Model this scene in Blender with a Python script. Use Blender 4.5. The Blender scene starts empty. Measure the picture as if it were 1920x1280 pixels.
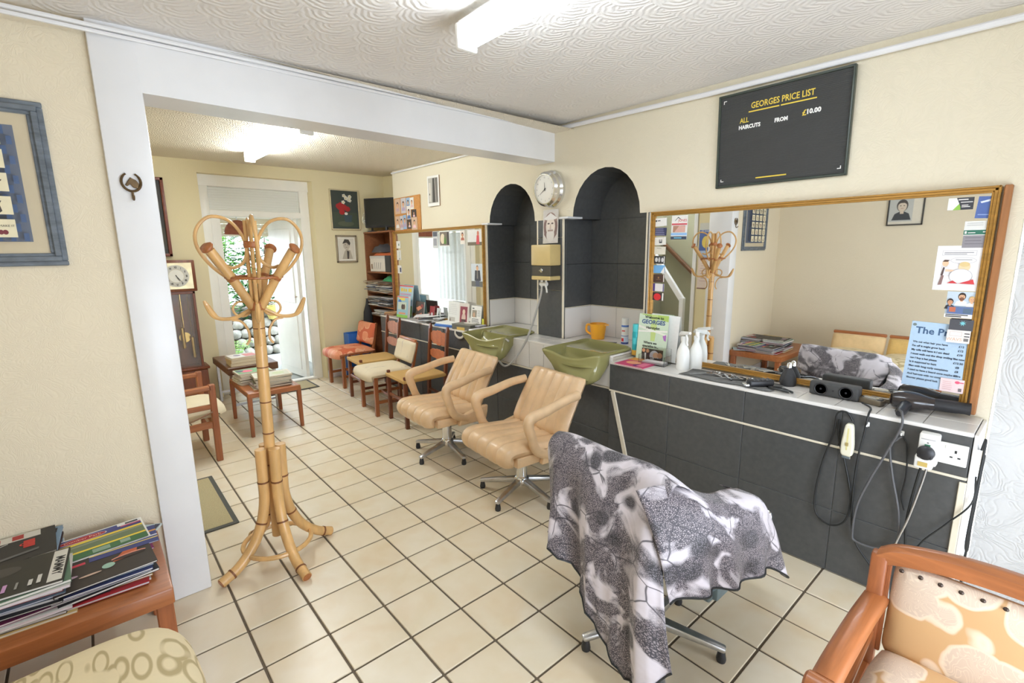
import bpy, bmesh, math, random
from mathutils import Vector, Matrix, Euler
random.seed(7)
PI = math.pi
sc = bpy.context.scene
COL = sc.collection
# ------------------------------------------------------------------ camera
cam = bpy.data.cameras.new('camera'); camo = bpy.data.objects.new('camera', cam); COL.objects.link(camo)
cam.sensor_width = 36; cam.lens = 17.146; cam.clip_start = .02; cam.clip_end = 200
def cam_matrix(yaw, pitch, roll, loc):
    cy, sy, cp, sp = math.cos(yaw), math.sin(yaw), math.cos(pitch), math.sin(pitch)
    f = Vector((sy*cp, cy*cp, -sp)); r = Vector((cy, -sy, 0)); u = r.cross(f)
    c, s = math.cos(roll), math.sin(roll)
    R, U = c*r + s*u, -s*r + c*u
    return Matrix(((R.x, U.x, -f.x, loc[0]), (R.y, U.y, -f.y, loc[1]), (R.z, U.z, -f.z, loc[2]), (0, 0, 0, 1)))
camo.matrix_world = cam_matrix(.7147, .1838, -.0128, (-.3186, -2.2607, 1.5074))
sc.camera = camo
# ------------------------------------------------------------------ world, exposure
W = bpy.data.worlds.new('sky'); sc.world = W; W.use_nodes = True
bg = W.node_tree.nodes['Background']; bg.inputs[0].default_value = (.82, .92, 1.06, 1); bg.inputs[1].default_value = 6.0
vs = sc.view_settings
vs.view_transform = 'Standard'; vs.look = 'None'; vs.exposure = 0.74; vs.gamma = 1; vs.use_curve_mapping = False
TUBE = 34.0
def portal(name, loc, rot, sx, sy):
    l = bpy.data.lights.new(name, 'AREA'); l.shape = 'RECTANGLE'; l.size = sx; l.size_y = sy; l.cycles.is_portal = True
    o = bpy.data.objects.new(name, l); COL.objects.link(o); o.location = loc; o.rotation_euler = rot
portal('window_portal', (.8, -3.02, .70), (-PI/2, 0, PI), 2.0, 1.2)
sc.cycles.max_bounces = 10; sc.cycles.diffuse_bounces = 6; sc.cycles.glossy_bounces = 5
sc.cycles.sample_clamp_indirect = 6
# ------------------------------------------------------------------ materials
def s2l(c):
    return tuple(((v/255)/12.92 if v/255 <= .04045 else ((v/255+.055)/1.055)**2.4) for v in c)
class NT:
    def __init__(s, m): s.t = m.node_tree; s.n = s.t.nodes; s.l = s.t.links
    def node(s, ty, **k):
        n = s.n.new(ty)
        for a, v in k.items(): setattr(n, a, v)
        return n
    def math(s, op, a, b=None, c=None):
        n = s.n.new('ShaderNodeMath'); n.operation = op
        for i, v in enumerate((a, b, c)):
            if v is None: continue
            if isinstance(v, (int, float)): n.inputs[i].default_value = v
            else: s.l.new(v, n.inputs[i])
        return n.outputs[0]
    def coord(s, what='Object', scale=(1, 1, 1)):
        if what == 'Position': o = s.node('ShaderNodeNewGeometry').outputs['Position']
        else: o = s.node('ShaderNodeTexCoord').outputs[what]
        mp = s.node('ShaderNodeMapping'); s.l.new(o, mp.inputs[0]); mp.inputs['Scale'].default_value = scale
        return mp.outputs[0]
    def noise(s, v, scale, detail=3, rough=.55, dist=0):
        n = s.node('ShaderNodeTexNoise'); s.l.new(v, n.inputs['Vector']); n.inputs['Scale'].default_value = scale
        n.inputs['Detail'].default_value = detail; n.inputs['Roughness'].default_value = rough; n.inputs['Distortion'].default_value = dist
        return n.outputs['Fac']
    def voro(s, v, scale, feature='F1', out='Distance', rnd=1):
        n = s.node('ShaderNodeTexVoronoi', feature=feature); s.l.new(v, n.inputs['Vector']); n.inputs['Scale'].default_value = scale
        n.inputs['Randomness'].default_value = rnd
        return n.outputs[out]
    def wave(s, v, scale, dist=2, bands='X', det=2):
        n = s.node('ShaderNodeTexWave', bands_direction=bands); s.l.new(v, n.inputs['Vector']); n.inputs['Scale'].default_value = scale
        n.inputs['Distortion'].default_value = dist; n.inputs['Detail'].default_value = det
        return n.outputs['Fac']
    def ramp(s, fac, stops):
        n = s.node('ShaderNodeValToRGB'); s.l.new(fac, n.inputs[0]); e = n.color_ramp.elements
        while len(e) < len(stops): e.new(.5)
        for i, (p, c) in enumerate(stops):
            e[i].position = p; e[i].color = (*c, 1) if not isinstance(c, (int, float)) else (c, c, c, 1)
        return n.outputs[0]
    def mix(s, fac, a, b, blend='MIX'):
        n = s.node('ShaderNodeMix', data_type='RGBA', blend_type=blend)
        for i, v in ((0, fac), (6, a), (7, b)):
            if isinstance(v, (int, float)): n.inputs[i].default_value = v
            elif isinstance(v, tuple): n.inputs[i].default_value = (*v, 1)
            else: s.l.new(v, n.inputs[i])
        return n.outputs[2]
    def bump(s, h, strength=.3, dist=.01):
        n = s.node('ShaderNodeBump'); s.l.new(h, n.inputs['Height']); n.inputs['Strength'].default_value = strength; n.inputs['Distance'].default_value = dist
        s.l.new(n.outputs[0], s.bs.inputs['Normal'])
MATS = {}
def mat(name, col=(.8, .8, .8), rough=.5, metal=0, spec=.5, emit=None, alpha=1, trans=0, coat=0, fn=None, sheen=0):
    m = bpy.data.materials.new(name); m.use_nodes = True
    t = NT(m); b = t.n['Principled BSDF']; t.bs = b
    b.inputs['Base Color'].default_value = (*col, 1); b.inputs['Roughness'].default_value = rough; b.inputs['Metallic'].default_value = metal
    b.inputs['Specular IOR Level'].default_value = spec; b.inputs['Alpha'].default_value = alpha; b.inputs['Transmission Weight'].default_value = trans
    b.inputs['Coat Weight'].default_value = coat; b.inputs['Sheen Weight'].default_value = sheen
    if emit: b.inputs['Emission Color'].default_value = (*emit[0], 1); b.inputs['Emission Strength'].default_value = emit[1]
    if fn:
        c = fn(t, col)
        if c is not None: t.l.new(c, b.inputs['Base Color'])
    MATS[name] = m
    return m
def flat(c, rough=.55):
    "cached print / paint colour from sRGB bytes, faintly mottled"
    k = 'paint_%02x%02x%02x' % tuple(c)
    if k not in MATS:
        mat(k, s2l(c), rough, fn=lambda t, col: t.mix(t.noise(t.coord(), 60), tuple(v*.93 for v in col), tuple(min(1, v*1.05) for v in col)))
    return MATS[k]
def f_mottle(scale, lo, hi, bump=None, co='Object', sc3=(1, 1, 1)):
    def f(t, col):
        v = t.coord(co, sc3)
        if bump: t.bump(t.noise(v, bump[0], 4), bump[1], bump[2])
        return t.mix(t.ramp(t.noise(v, scale, 4), [(.3, 0), (.7, 1)]), tuple(c*lo for c in col), tuple(min(1, c*hi) for c in col))
    return f
def f_wood(scale=1, axis='X', dark=.55, co='Object'):
    def f(t, col):
        st = {'X': (1.2, 14, 14), 'Y': (14, 1.2, 14), 'Z': (14, 14, 1.2)}[axis]
        v = t.coord(co, tuple(a*scale for a in st))
        n = t.noise(v, 2.2, 5, .6, 1.2)
        t.bump(n, .08, .002)
        return t.mix(t.ramp(n, [(.3, 0), (.72, 1)]), tuple(c*dark for c in col), tuple(min(1, c*1.1) for c in col))
    return f
def f_paper(scale, strength, dist=.004):
    "embossed wallpaper: swirling raised lines"
    def f(t, col):
        v = t.coord('Position')
        n = t.noise(v, scale*.35, 2, .5, 1.5)
        w = t.math('SINE', t.math('MULTIPLY', n, 55))
        w = t.math('ABSOLUTE', w)
        h = t.math('ADD', t.math('MULTIPLY', w, .6), t.math('MULTIPLY', t.noise(v, 120, 3), .5))
        t.bump(h, strength, dist)
        return t.mix(t.noise(v, 2.5, 3), tuple(c*.965 for c in col), tuple(min(1, c*1.02) for c in col))
    return f
def f_fans(cell, strength):
    "ceiling paper with rows of embossed fan shapes"
    def f(t, col):
        v = t.coord('Position', (1/cell, 1/cell, 1))
        sx = t.node('ShaderNodeSeparateXYZ'); t.l.new(v, sx.inputs[0])
        wob = t.math('MULTIPLY', t.math('SUBTRACT', t.noise(v, 5, 2), .5), .12)
        best = None
        for k in range(3):
            y = t.math('ADD', sx.outputs[1], k*.5)
            row = t.math('FLOOR', y)
            fy = t.math('SUBTRACT', y, row)
            par = t.math('MULTIPLY', t.math('MODULO', t.math('ABSOLUTE', row), 2), .5)
            x = t.math('ADD', sx.outputs[0], t.math('ADD', par, 0.25*k))
            fx = t.math('SUBTRACT', t.math('SUBTRACT', x, t.math('FLOOR', x)), .5)
            d = t.math('SQRT', t.math('ADD', t.math('MULTIPLY', fx, fx), t.math('MULTIPLY', t.math('MULTIPLY', fy, fy), .8)))
            if best is None: best = d
            else: best = t.math('MINIMUM', best, d)
        d = t.math('ADD', best, wob)
        h = t.math('POWER', t.math('ABSOLUTE', t.math('SINE', t.math('MULTIPLY', d, 26))), 2.0)
        h = t.math('ADD', h, t.math('MULTIPLY', t.noise(v, 30, 3), .5))
        t.bump(h, strength, .006)
        return t.mix(t.noise(v, .6, 3), tuple(c*.97 for c in col), tuple(min(1, c*1.01) for c in col))
    return f
def f_tile(t, col):
    v = t.coord('Position')
    oi = t.node('ShaderNodeObjectInfo').outputs['Random']
    n = t.noise(v, 7, 3, .5, .4)
    base = t.mix(t.ramp(n, [(.3, 0), (.75, 1)]), s2l((224, 211, 184)), s2l((231, 221, 201)))
    blot = t.ramp(t.noise(v, 4.5, 3, .5, .5), [(.5, 0), (.8, 1)])
    base = t.mix(t.math('MULTIPLY', blot, .34), base, s2l((211, 172, 116)))
    return t.mix(t.math('MULTIPLY', oi, .22), base, s2l((206, 178, 130)))
def f_snake(t, col):
    v = t.coord('UV')
    vd = t.mix(.06, v, t.node('ShaderNodeTexNoise').outputs['Color'])
    nz = t.node('ShaderNodeTexNoise'); t.l.new(v, nz.inputs['Vector']); nz.inputs['Scale'].default_value = 6
    vd = t.mix(.07, v, nz.outputs['Color'])
    scales = t.ramp(t.voro(vd, 230, 'DISTANCE_TO_EDGE'), [(.08, 0.0), (.26, 1)])
    big = t.noise(vd, 7.5, 3, .55, .8)
    mask = t.ramp(big, [(.42, 0), (.51, 1)])
    patch = t.ramp(t.voro(vd, 9), [(.22, 1), (.36, 0)])
    dark = t.mix(scales, s2l((58, 54, 62)), s2l((158, 148, 151)))
    pale = t.mix(t.noise(vd, 14), s2l((180, 170, 172)), s2l((220, 214, 222)))
    c = t.mix(mask, pale, dark)
    dk2 = t.mix(scales, s2l((36, 34, 38)), s2l((112, 106, 112)))
    c = t.mix(t.math('MULTIPLY', patch, 1.0), c, dk2)
    brk = t.ramp(t.noise(vd, 9, 3), [(.45, 0), (.52, 1)])
    ln = t.ramp(t.voro(vd, 10, 'DISTANCE_TO_EDGE'), [(.008, 1), (.024, 0)])
    c = t.mix(t.math('MULTIPLY', t.math('MULTIPLY', ln, brk), .85), c, s2l((52, 48, 56)))
    return c
def f_brocade(a, b, c3):
    def f(t, col):
        v = t.coord('UV')
        nz = t.node('ShaderNodeTexNoise'); t.l.new(v, nz.inputs['Vector']); nz.inputs['Scale'].default_value = 9
        vd = t.mix(.05, v, nz.outputs['Color'])
        d = t.voro(vd, 9.5, 'F1')
        petal = t.ramp(d, [(.55, 1), (.58, 0)])
        vein = t.ramp(t.math('ABSOLUTE', t.math('SINE', t.math('MULTIPLY', t.noise(vd, 11, 2, .5, 2.2), 60))), [(.25, 1), (.5, 0)])
        edge = t.ramp(t.math('ABSOLUTE', t.math('SUBTRACT', d, .56)), [(.02, 1), (.05, 0)])
        c = t.mix(petal, a, b)
        c = t.mix(t.math('MULTIPLY', t.math('MULTIPLY', vein, petal), .5), c, c3)
        c = t.mix(t.math('MULTIPLY', edge, .7), c, c3)
        t.bump(t.math('ADD', petal, t.math('MULTIPLY', t.noise(v, 300, 2), .3)), .15, .002)
        return c
    return f
wall_cream = mat('cream_wallpaper', s2l((224, 215, 192)), .75, fn=f_paper(24, .25))
wall_yellow = mat('yellow_wallpaper', s2l((224, 212, 174)), .75, fn=f_paper(24, .15))
wall_left = mat('beige_wallpaper', s2l((224, 212, 187)), .75, fn=f_paper(26, .28))
wall_white = mat('white_embossed_paper', s2l((208, 208, 207)), .7, fn=f_paper(13, .55, .006))
white_gloss = mat('white_gloss_paint', s2l((228, 228, 229)), .32, fn=f_mottle(5, .97, 1.02, (14, .08, .006)))
white_door = mat('white_door_paint', s2l((236, 234, 226)), .35, fn=f_mottle(6, .97, 1.02))
ceil_front = mat('white_fan_paper', s2l((229, 225, 220)), .7, fn=f_fans(.19, .4))
ceil_rear = mat('cream_fan_paper', s2l((228, 219, 200)), .7, fn=f_fans(.12, .55))
grout = mat('grout_brown', s2l((104, 92, 76)), .9, fn=f_mottle(40, .85, 1.1))
tile_m = mat('beige_floor_tile', (.7, .6, .4), .3, fn=f_tile)
black_tile = mat('charcoal_tile', s2l((76, 77, 77)), .42, fn=f_mottle(38, .9, 1.14, (160, .05, .001)))
black_grout = mat('charcoal_grout', s2l((112, 114, 114)), .8, fn=f_mottle(60, .9, 1.1))
white_tile = mat('white_glazed_tile', s2l((226, 223, 219)), .14, fn=f_mottle(4, .98, 1.02))
white_grout = mat('pale_grout', s2l((204, 196, 182)), .8, fn=f_mottle(60, .92, 1.05))
cream_trim = mat('cream_tile_trim', s2l((226, 217, 196)), .4, fn=f_mottle(20, .95, 1.03))
gold = mat('gilt_wood', s2l((180, 134, 62)), .32, .35, fn=f_wood(1, 'Y', .7))
brown_edge = mat('brown_frame_edge', s2l((168, 112, 66)), .5, fn=f_wood(1, 'Z', .75))
mirror_m = mat('mirror_silver', (.93, .94, .93), .012, 1, fn=lambda t, c: t.mix(t.noise(t.coord(), 3), (.925, .935, .925), (.935, .945, .935)))
chrome = mat('chrome', (.78, .79, .8), .14, 1, fn=f_mottle(9, .95, 1.04))
alu = mat('brushed_aluminium', (.62, .63, .65), .3, 1, fn=f_mottle(30, .9, 1.08))
black_plastic = mat('black_plastic', s2l((38, 38, 41)), .42, fn=f_mottle(80, .9, 1.15))
grey_plastic = mat('grey_plastic', s2l((92, 92, 94)), .45, fn=f_mottle(80, .9, 1.1))
white_plastic = mat('white_plastic', s2l((232, 231, 226)), .35, fn=f_mottle(30, .98, 1.02))
cable_m = mat('black_cable', s2l((30, 32, 32)), .45, fn=f_mottle(40, .9, 1.2))
vinyl = mat('tan_vinyl', s2l((221, 188, 148)), .36, coat=.15, fn=f_mottle(14, .9, 1.06, (90, .12, .002)))
olive = mat('olive_ceramic', s2l((146, 142, 92)), .12, coat=.4, fn=f_mottle(5, .97, 1.03))
cane = mat('varnished_cane', s2l((214, 170, 110)), .34, coat=.2, fn=f_mottle(22, .78, 1.12, None, 'Object', (1, 1, .25)))
cane_dark = mat('cane_node', s2l((120, 72, 36)), .5, fn=f_mottle(30, .8, 1.15))
cane_bind = mat('cane_binding', s2l((168, 104, 58)), .4, fn=f_mottle(60, .8, 1.15))
teak = mat('orange_teak', s2l((168, 102, 58)), .35, coat=.1, fn=f_wood(1, 'X', .7))
teak_y = mat('orange_teak_y', s2l((170, 104, 60)), .35, coat=.1, fn=f_wood(1, 'Y', .7))
teak_z = mat('orange_teak_z', s2l((160, 94, 54)), .38, fn=f_wood(1, 'Z', .7))
mahog = mat('mahogany', s2l((122, 66, 38)), .35, fn=f_wood(1, 'Z', .65))
walnut = mat('walnut', s2l((108, 72, 48)), .4, fn=f_wood(1, 'X', .65))
rush = mat('woven_rush', s2l((204, 164, 98)), .75, fn=lambda t, c: (t.bump(t.wave(t.coord(), 60, .6), .5, .003), t.mix(t.wave(t.coord(), 60, .8), tuple(v*.75 for v in c), tuple(min(1, v*1.1) for v in c)))[1])
leaf_m = mat('leaf_green', s2l((84, 132, 62)), .5, fn=f_mottle(6, .55, 1.6))
glass = mat('clear_glass', (.95, .97, .96), .02, trans=1, fn=lambda t, c: t.mix(t.noise(t.coord(), 2), (.94, .96, .95), (.96, .98, .97)))
tube_m = mat('lit_diffuser', (1, 1, 1), .4, emit=((.89, .95, .98), TUBE), fn=lambda t, c: t.mix(t.noise(t.coord(), 2), (.98, .98, .97), (1, 1, 1)))
tube_front = mat('lit_diffuser_front', (1, 1, 1), .4, emit=((.84, .94, 1.04), 20.0), fn=lambda t, c: t.mix(t.noise(t.coord(), 2), (.98, .98, .97), (1, 1, 1)))
snake = mat('snake_print_cloth', (.6, .6, .6), .55, sheen=.2, fn=f_snake)
clock_glass = mat('clock_glass', (.9, .92, .92), .05, alpha=.07, spec=.3, fn=lambda t, c: t.mix(t.noise(t.coord(), 2), (.88, .9, .9), (.92, .94, .94)))
brocade = mat('gold_brocade', (.7, .5, .3), .6, fn=f_brocade(s2l((206, 166, 118)), s2l((214, 194, 174)), s2l((238, 220, 196))))
coral = mat('coral_damask', (.7, .3, .2), .6, fn=f_brocade(s2l((206, 104, 68)), s2l((222, 142, 104)), s2l((236, 186, 150))))
# ------------------------------------------------------------------ mesh helpers
class B:
    "collects shapes in one bmesh; obj() links the result as one mesh object"
    def __init__(s): s.bm = bmesh.new(); s.M = Matrix(); s.mi = 0; s.uv = None
    def _v(s, p): return s.bm.verts.new(s.M @ Vector(p))
    def _f(s, vs):
        try: f = s.bm.faces.new(vs)
        except ValueError: return None
        f.material_index = s.mi; return f
    def box(s, c, d, rot=None, bev=0, seg=1):
        R = Euler(rot).to_matrix().to_4x4() if rot else Matrix()
        T = s.M @ Matrix.Translation(c) @ R
        x, y, z = d[0]/2, d[1]/2, d[2]/2
        vs = [s.bm.verts.new(T @ Vector(p)) for p in ((-x,-y,-z),(x,-y,-z),(x,y,-z),(-x,y,-z),(-x,-y,z),(x,-y,z),(x,y,z),(-x,y,z))]
        fs = [s._f([vs[i] for i in q]) for q in ((3,2,1,0),(4,5,6,7),(0,1,5,4),(1,2,6,5),(2,3,7,6),(3,0,4,7))]
        if bev:
            es = list({e for f in fs for e in f.edges})
            r = bmesh.ops.bevel(s.bm, geom=es, offset=bev, segments=seg, affect='EDGES', profile=.5)
            for f in r['faces']: f.material_index = s.mi
        return s
    def bar(s, a, b, w, h, up=(0, 0, 1), bev=0, seg=1, w2=None, h2=None):
        "rectangular bar from a to b, w across, h along 'up'; may taper"
        a, b = Vector(a), Vector(b); d = (b-a).normalized(); u = Vector(up)
        sd = d.cross(u)
        if sd.length < 1e-5: sd = d.cross(Vector((1, 0, 0)))
        sd.normalize(); u = sd.cross(d).normalized()
        w2 = w if w2 is None else w2; h2 = h if h2 is None else h2
        vs = []
        for p, ww, hh in ((a, w, h), (b, w2, h2)):
            for i, j in ((-1,-1),(1,-1),(1,1),(-1,1)): vs.append(s._v(p + sd*(i*ww/2) + u*(j*hh/2)))
        fs = [s._f([vs[i] for i in q]) for q in ((0,1,2,3),(7,6,5,4),(0,4,5,1),(1,5,6,2),(2,6,7,3),(3,7,4,0))]
        if bev:
            es = list({e for f in fs if f for e in f.edges})
            r = bmesh.ops.bevel(s.bm, geom=es, offset=bev, segments=seg, affect='EDGES', profile=.5)
            for f in r['faces']: f.material_index = s.mi
        return s
    def tube(s, pts, r, n=8, closed=False, cap=True, sx=1):
        P = [Vector(p) for p in pts]; m = len(P)
        rr = r if isinstance(r, (list, tuple)) else [r]*m
        rings = []; prev = None
        for i in range(m):
            if closed: d = P[(i+1) % m]-P[i-1]
            else: d = P[min(i+1, m-1)]-P[max(i-1, 0)]
            d.normalize()
            if prev is None:
                u = Vector((0, 0, 1)) if abs(d.z) < .9 else Vector((1, 0, 0))
            else: u = prev
            u = (u - d*u.dot(d)).normalized(); prev = u; v = d.cross(u)
            rings.append([s._v(P[i] + (u*math.cos(2*PI*k/n) + v*math.sin(2*PI*k/n)*sx)*rr[i]) for k in range(n)])
        for i in range(m if closed else m-1):
            a, b = rings[i], rings[(i+1) % m]
            for k in range(n): s._f([a[k], a[(k+1) % n], b[(k+1) % n], b[k]])
        if cap and not closed:
            s._f(rings[0][::-1]); s._f(rings[-1])
        return s
    def lathe(s, prof, n=24, T=None, cap=True):
        T = T or Matrix()
        rings = [[s.bm.verts.new(s.M @ T @ Vector((r*math.cos(2*PI*k/n), r*math.sin(2*PI*k/n), z))) for k in range(n)] for r, z in prof]
        for a, b in zip(rings, rings[1:]):
            for k in range(n): s._f([a[k], a[(k+1) % n], b[(k+1) % n], b[k]])
        if cap: s._f(rings[0][::-1]); s._f(rings[-1])
        return s
    def prism(s, poly, h, T=None):
        "polygon in local xy extruded from z=0 to z=h"
        T = T or Matrix()
        a = [s.bm.verts.new(s.M @ T @ Vector((p[0], p[1], 0))) for p in poly]
        b = [s.bm.verts.new(s.M @ T @ Vector((p[0], p[1], h))) for p in poly]
        n = len(a); s._f(a[::-1]); s._f(b)
        for i in range(n): s._f([a[i], a[(i+1) % n], b[(i+1) % n], b[i]])
        return s
    def grid(s, rows, closed_u=False, uvs=None):
        "quads over rows of points; rows[i][j]"
        V = [[s._v(p) for p in r] for r in rows]
        if uvs and not s.uv: s.uv = s.bm.loops.layers.uv.new('UVMap')
        for i in range(len(V)-1):
            m = len(V[0])
            for j in range(m if closed_u else m-1):
                k = (j+1) % m
                f = s._f([V[i][j], V[i][k], V[i+1][k], V[i+1][j]])
                if f and uvs:
                    for lp, (a, b) in zip(f.loops, ((i, j), (i, k), (i+1, k), (i+1, j))): lp[s.uv].uv = uvs[a][b]
        return V
    def face(s, pts): return s._f([s._v(p) for p in pts])
    def uvbox(s, k=1.0):
        "box-project UVs in metres"
        s.bm.normal_update(); s.uv = s.uv or s.bm.loops.layers.uv.new('UVMap')
        for f in s.bm.faces:
            n = f.normal; ax = max(range(3), key=lambda i: abs(n[i]))
            for lp in f.loops:
                c = lp.vert.co; q = [c[i] for i in range(3) if i != ax]
                lp[s.uv].uv = (q[0]*k + .37*ax, q[1]*k)
        return s
    def obj(s, name, ms, parent=None, smooth=35, rec=True, mods=None, weld=0):
        if weld: bmesh.ops.remove_doubles(s.bm, verts=s.bm.verts, dist=weld)
        if rec: bmesh.ops.recalc_face_normals(s.bm, faces=s.bm.faces)
        me = bpy.data.meshes.new(name); s.bm.to_mesh(me); s.bm.free()
        for m in (ms if isinstance(ms, (list, tuple)) else [ms]): me.materials.append(m)
        if smooth:
            me.polygons.foreach_set('use_smooth', [True]*len(me.polygons)); me.set_sharp_from_angle(angle=math.radians(smooth))
        o = bpy.data.objects.new(name, me); COL.objects.link(o); o.parent = parent
        for mo in (mods or ()):
            md = o.modifiers.new(mo[0], mo[0])
            for k, v in mo[1].items(): setattr(md, k, v)
        return o
ORD = 'first second third fourth fifth sixth seventh eighth ninth tenth eleventh twelfth thirteenth fourteenth fifteenth sixteenth'.split()
def struct(o): o['kind'] = 'structure'; return o
def tag(o, label, cat, group=None):
    o['label'] = label; o['category'] = cat
    if group: o['group'] = group
    return o
def thing(name, label, cat, loc=(0, 0, 0), rot=0, group=None):
    o = bpy.data.objects.new(name, None); COL.objects.link(o); o.empty_display_size = .05
    o.location = loc; o.rotation_euler = rot if isinstance(rot, (tuple, list)) else (0, 0, rot)
    return tag(o, label, cat, group)
def mesh_at(o, loc, rot=(0, 0, 0)):
    o.location = loc; o.rotation_euler = rot if isinstance(rot, (tuple, list)) else (0, 0, rot); return o
def dup(root, loc=None, rot=None, label=None):
    r = root.copy(); COL.objects.link(r)
    if loc is not None: r.location = loc
    if rot is not None: r.rotation_euler = rot if isinstance(rot, (tuple, list)) else (0, 0, rot)
    if label: r['label'] = label
    for ch in list(root.children):
        c = ch.copy(); COL.objects.link(c); c.parent = r
        for g in list(ch.children):
            d = g.copy(); COL.objects.link(d); d.parent = c
    return r
def share(o, parent, name, loc, rot=(0, 0, 0), scale=(1, 1, 1)):
    "another piece that shares the mesh of o"
    c = o.copy(); c.name = name; COL.objects.link(c); c.parent = parent; c.location = loc; c.rotation_euler = rot; c.scale = scale; return c
def smoothpath(P, k=6, closed=False):
    "Catmull-Rom through the points"
    P = [Vector(p) for p in P]; out = []; n = len(P)
    rng = range(n) if closed else range(n-1)
    for i in rng:
        p0 = P[i-1] if (closed or i > 0) else P[0]*2-P[1]
        p1, p2 = P[i], P[(i+1) % n]
        p3 = P[(i+2) % n] if (closed or i+2 < n) else p2*2-p1
        for j in range(k):
            t = j/k
            out.append(.5*((2*p1)+(p2-p0)*t+(2*p0-5*p1+4*p2-p3)*t*t+(3*p1-p0-3*p2+p3)*t**3))
    if not closed: out.append(P[-1])
    return out
RW = Matrix(((0, 0, -1, 0), (-1, 0, 0, 0), (0, 1, 0, 0), (0, 0, 0, 1)))      # sheet facing -X (on the right wall)
BW = Matrix(((1, 0, 0, 0), (0, 0, -1, 0), (0, 1, 0, 0), (0, 0, 0, 1)))       # sheet facing -Y
LW = Matrix(((0, 0, 1, 0), (1, 0, 0, 0), (0, 1, 0, 0), (0, 0, 0, 1)))        # sheet facing +X
UP = Matrix()
def text_polys(s, size, bold=0, cx=True, wide=1.0):
    cu = bpy.data.curves.new('t', 'FONT'); cu.body = s; cu.size = size; cu.offset = bold; cu.resolution_u = 2
    cu.align_x = 'CENTER' if cx else 'LEFT'
    o = bpy.data.objects.new('t', cu); COL.objects.link(o)
    bpy.context.view_layer.update()
    me = bpy.data.meshes.new_from_object(o.evaluated_get(bpy.context.evaluated_depsgraph_get()))
    vs = [(v.co.x*wide, v.co.y) for v in me.vertices]; fs = [tuple(p.vertices) for p in me.polygons]
    bpy.data.objects.remove(o); bpy.data.curves.remove(cu); bpy.data.meshes.remove(me)
    return vs, fs
def ellipse(cx, cy, rx, ry, n=18, a0=0, a1=2*PI):
    return [(cx+rx*math.cos(a0+(a1-a0)*i/n), cy+ry*math.sin(a0+(a1-a0)*i/n)) for i in range(n+(a1-a0 < 6.2))]
def print_mesh(items, parent, z0, name='print', step=.0002, M=None):
    "flat print: coloured patches and lettering in one thin mesh lying on its sheet"
    b = B(); ms = []; idx = {}
    if M is not None: b.M = M
    z = z0
    for it in items:
        col = it[-1]
        if isinstance(col, tuple): col = flat(col)
        if col.name not in idx: idx[col.name] = len(ms); ms.append(col)
        b.mi = idx[col.name]; z += step
        if it[0] == 'r':
            _, x, y, w, h = it[:5]; b.face([(x, y, z), (x+w, y, z), (x+w, y+h, z), (x, y+h, z)])
        elif it[0] == 'e': b.face([(p[0], p[1], z) for p in ellipse(*it[1:5])])
        elif it[0] == 'p': b.face([(p[0], p[1], z) for p in it[1]])
        elif it[0] == 't':
            _, s, x, y, size = it[:5]; k = it[5] if isinstance(it[5], dict) else {}
            rot = k.get('rot', 0); kk = {a: c for a, c in k.items() if a != 'rot'}
            vs, fs = text_polys(s, size, **kk); cr, sr = math.cos(rot), math.sin(rot)
            V = [b._v((x+u*cr-v*sr, y+u*sr+v*cr, z)) for u, v in vs]
            for f in fs: b._f([V[i] for i in f])
    return b.obj(name, ms, parent, smooth=0, rec=False)
def sheet(name, label, cat, w, h, bgc, items, base, pos, tilt=0, t=.0008, group=None, lean=0, extra=None):
    "a card or paper w x h centred at pos on a base orientation; items are in its own centred metres"
    b = B(); b.box((0, 0, t/2), (w, h, t)); m = bgc if not isinstance(bgc, tuple) else flat(bgc)
    o = b.obj(name, m, None, smooth=0)
    o.matrix_world = Matrix.Translation(pos) @ base @ Matrix.Rotation(lean, 4, 'X') @ Matrix.Rotation(tilt, 4, 'Z')
    tag(o, label, cat, group)
    if items: print_mesh(items, o, t+.0001)
    return o
def lines(x, y, w, n, dy, col, h=.0035, seed=0, gap=.25):
    "rows of small print too far away to read"
    r = random.Random(seed); out = []
    for i in range(n):
        out.append(('r', x, y-i*dy, w*(1-gap*r.random()), h, col))
    return out
def visible(x, y, z, mx=60):
    Mi = camo.matrix_world.inverted(); p = Mi @ Vector((x, y, z))
    if p.z > -.05: return False
    u = 960 + 914.45*p.x/-p.z; v = 640 - 914.45*p.y/-p.z
    return -mx < u < 1920+mx and -mx < v < 1280+mx
# ------------------------------------------------------------------ floor
TX, TY, G = .24, .2353, .0095
b = B(); b.box((.6, .4, -.03), (4.4, 7.0, .05)); floor = struct(b.obj('floor', grout, None, smooth=0))
b = B(); b.box((0, 0, .0), (TX-G, TY-G, .011), bev=.0022); proto = b.obj('tile', tile_m, floor); proto.location = (0, 0, -.0055)
rest = B(); first = True
for i in range(-6, 10):
    for j in range(-12, 17):
        x, y = (i+.5)*TX, (j+.5)*TY
        if x < -.45 and y > .3: continue
        if x < -1.2 or y > 3.75: continue
        hid = (x > 2.2) or (x < -.3 and y > .05) or (y > 3.62 and (x < .6 or x > 1.8))
        if not hid and visible(x, y, 0, 90) and not (x < -.2 and y > .05):
            z = -.0055 + random.uniform(-.0006, .0006)
            if first: proto.location = (x, y, z); first = False
            else: share(proto, floor, 'tile', (x, y, z))
        else: rest.box((x, y, -.0055), (TX-G, TY-G, .011), bev=.0022)
o = rest.obj('tile_field', tile_m, floor); o['kind'] = 'stuff'
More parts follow.
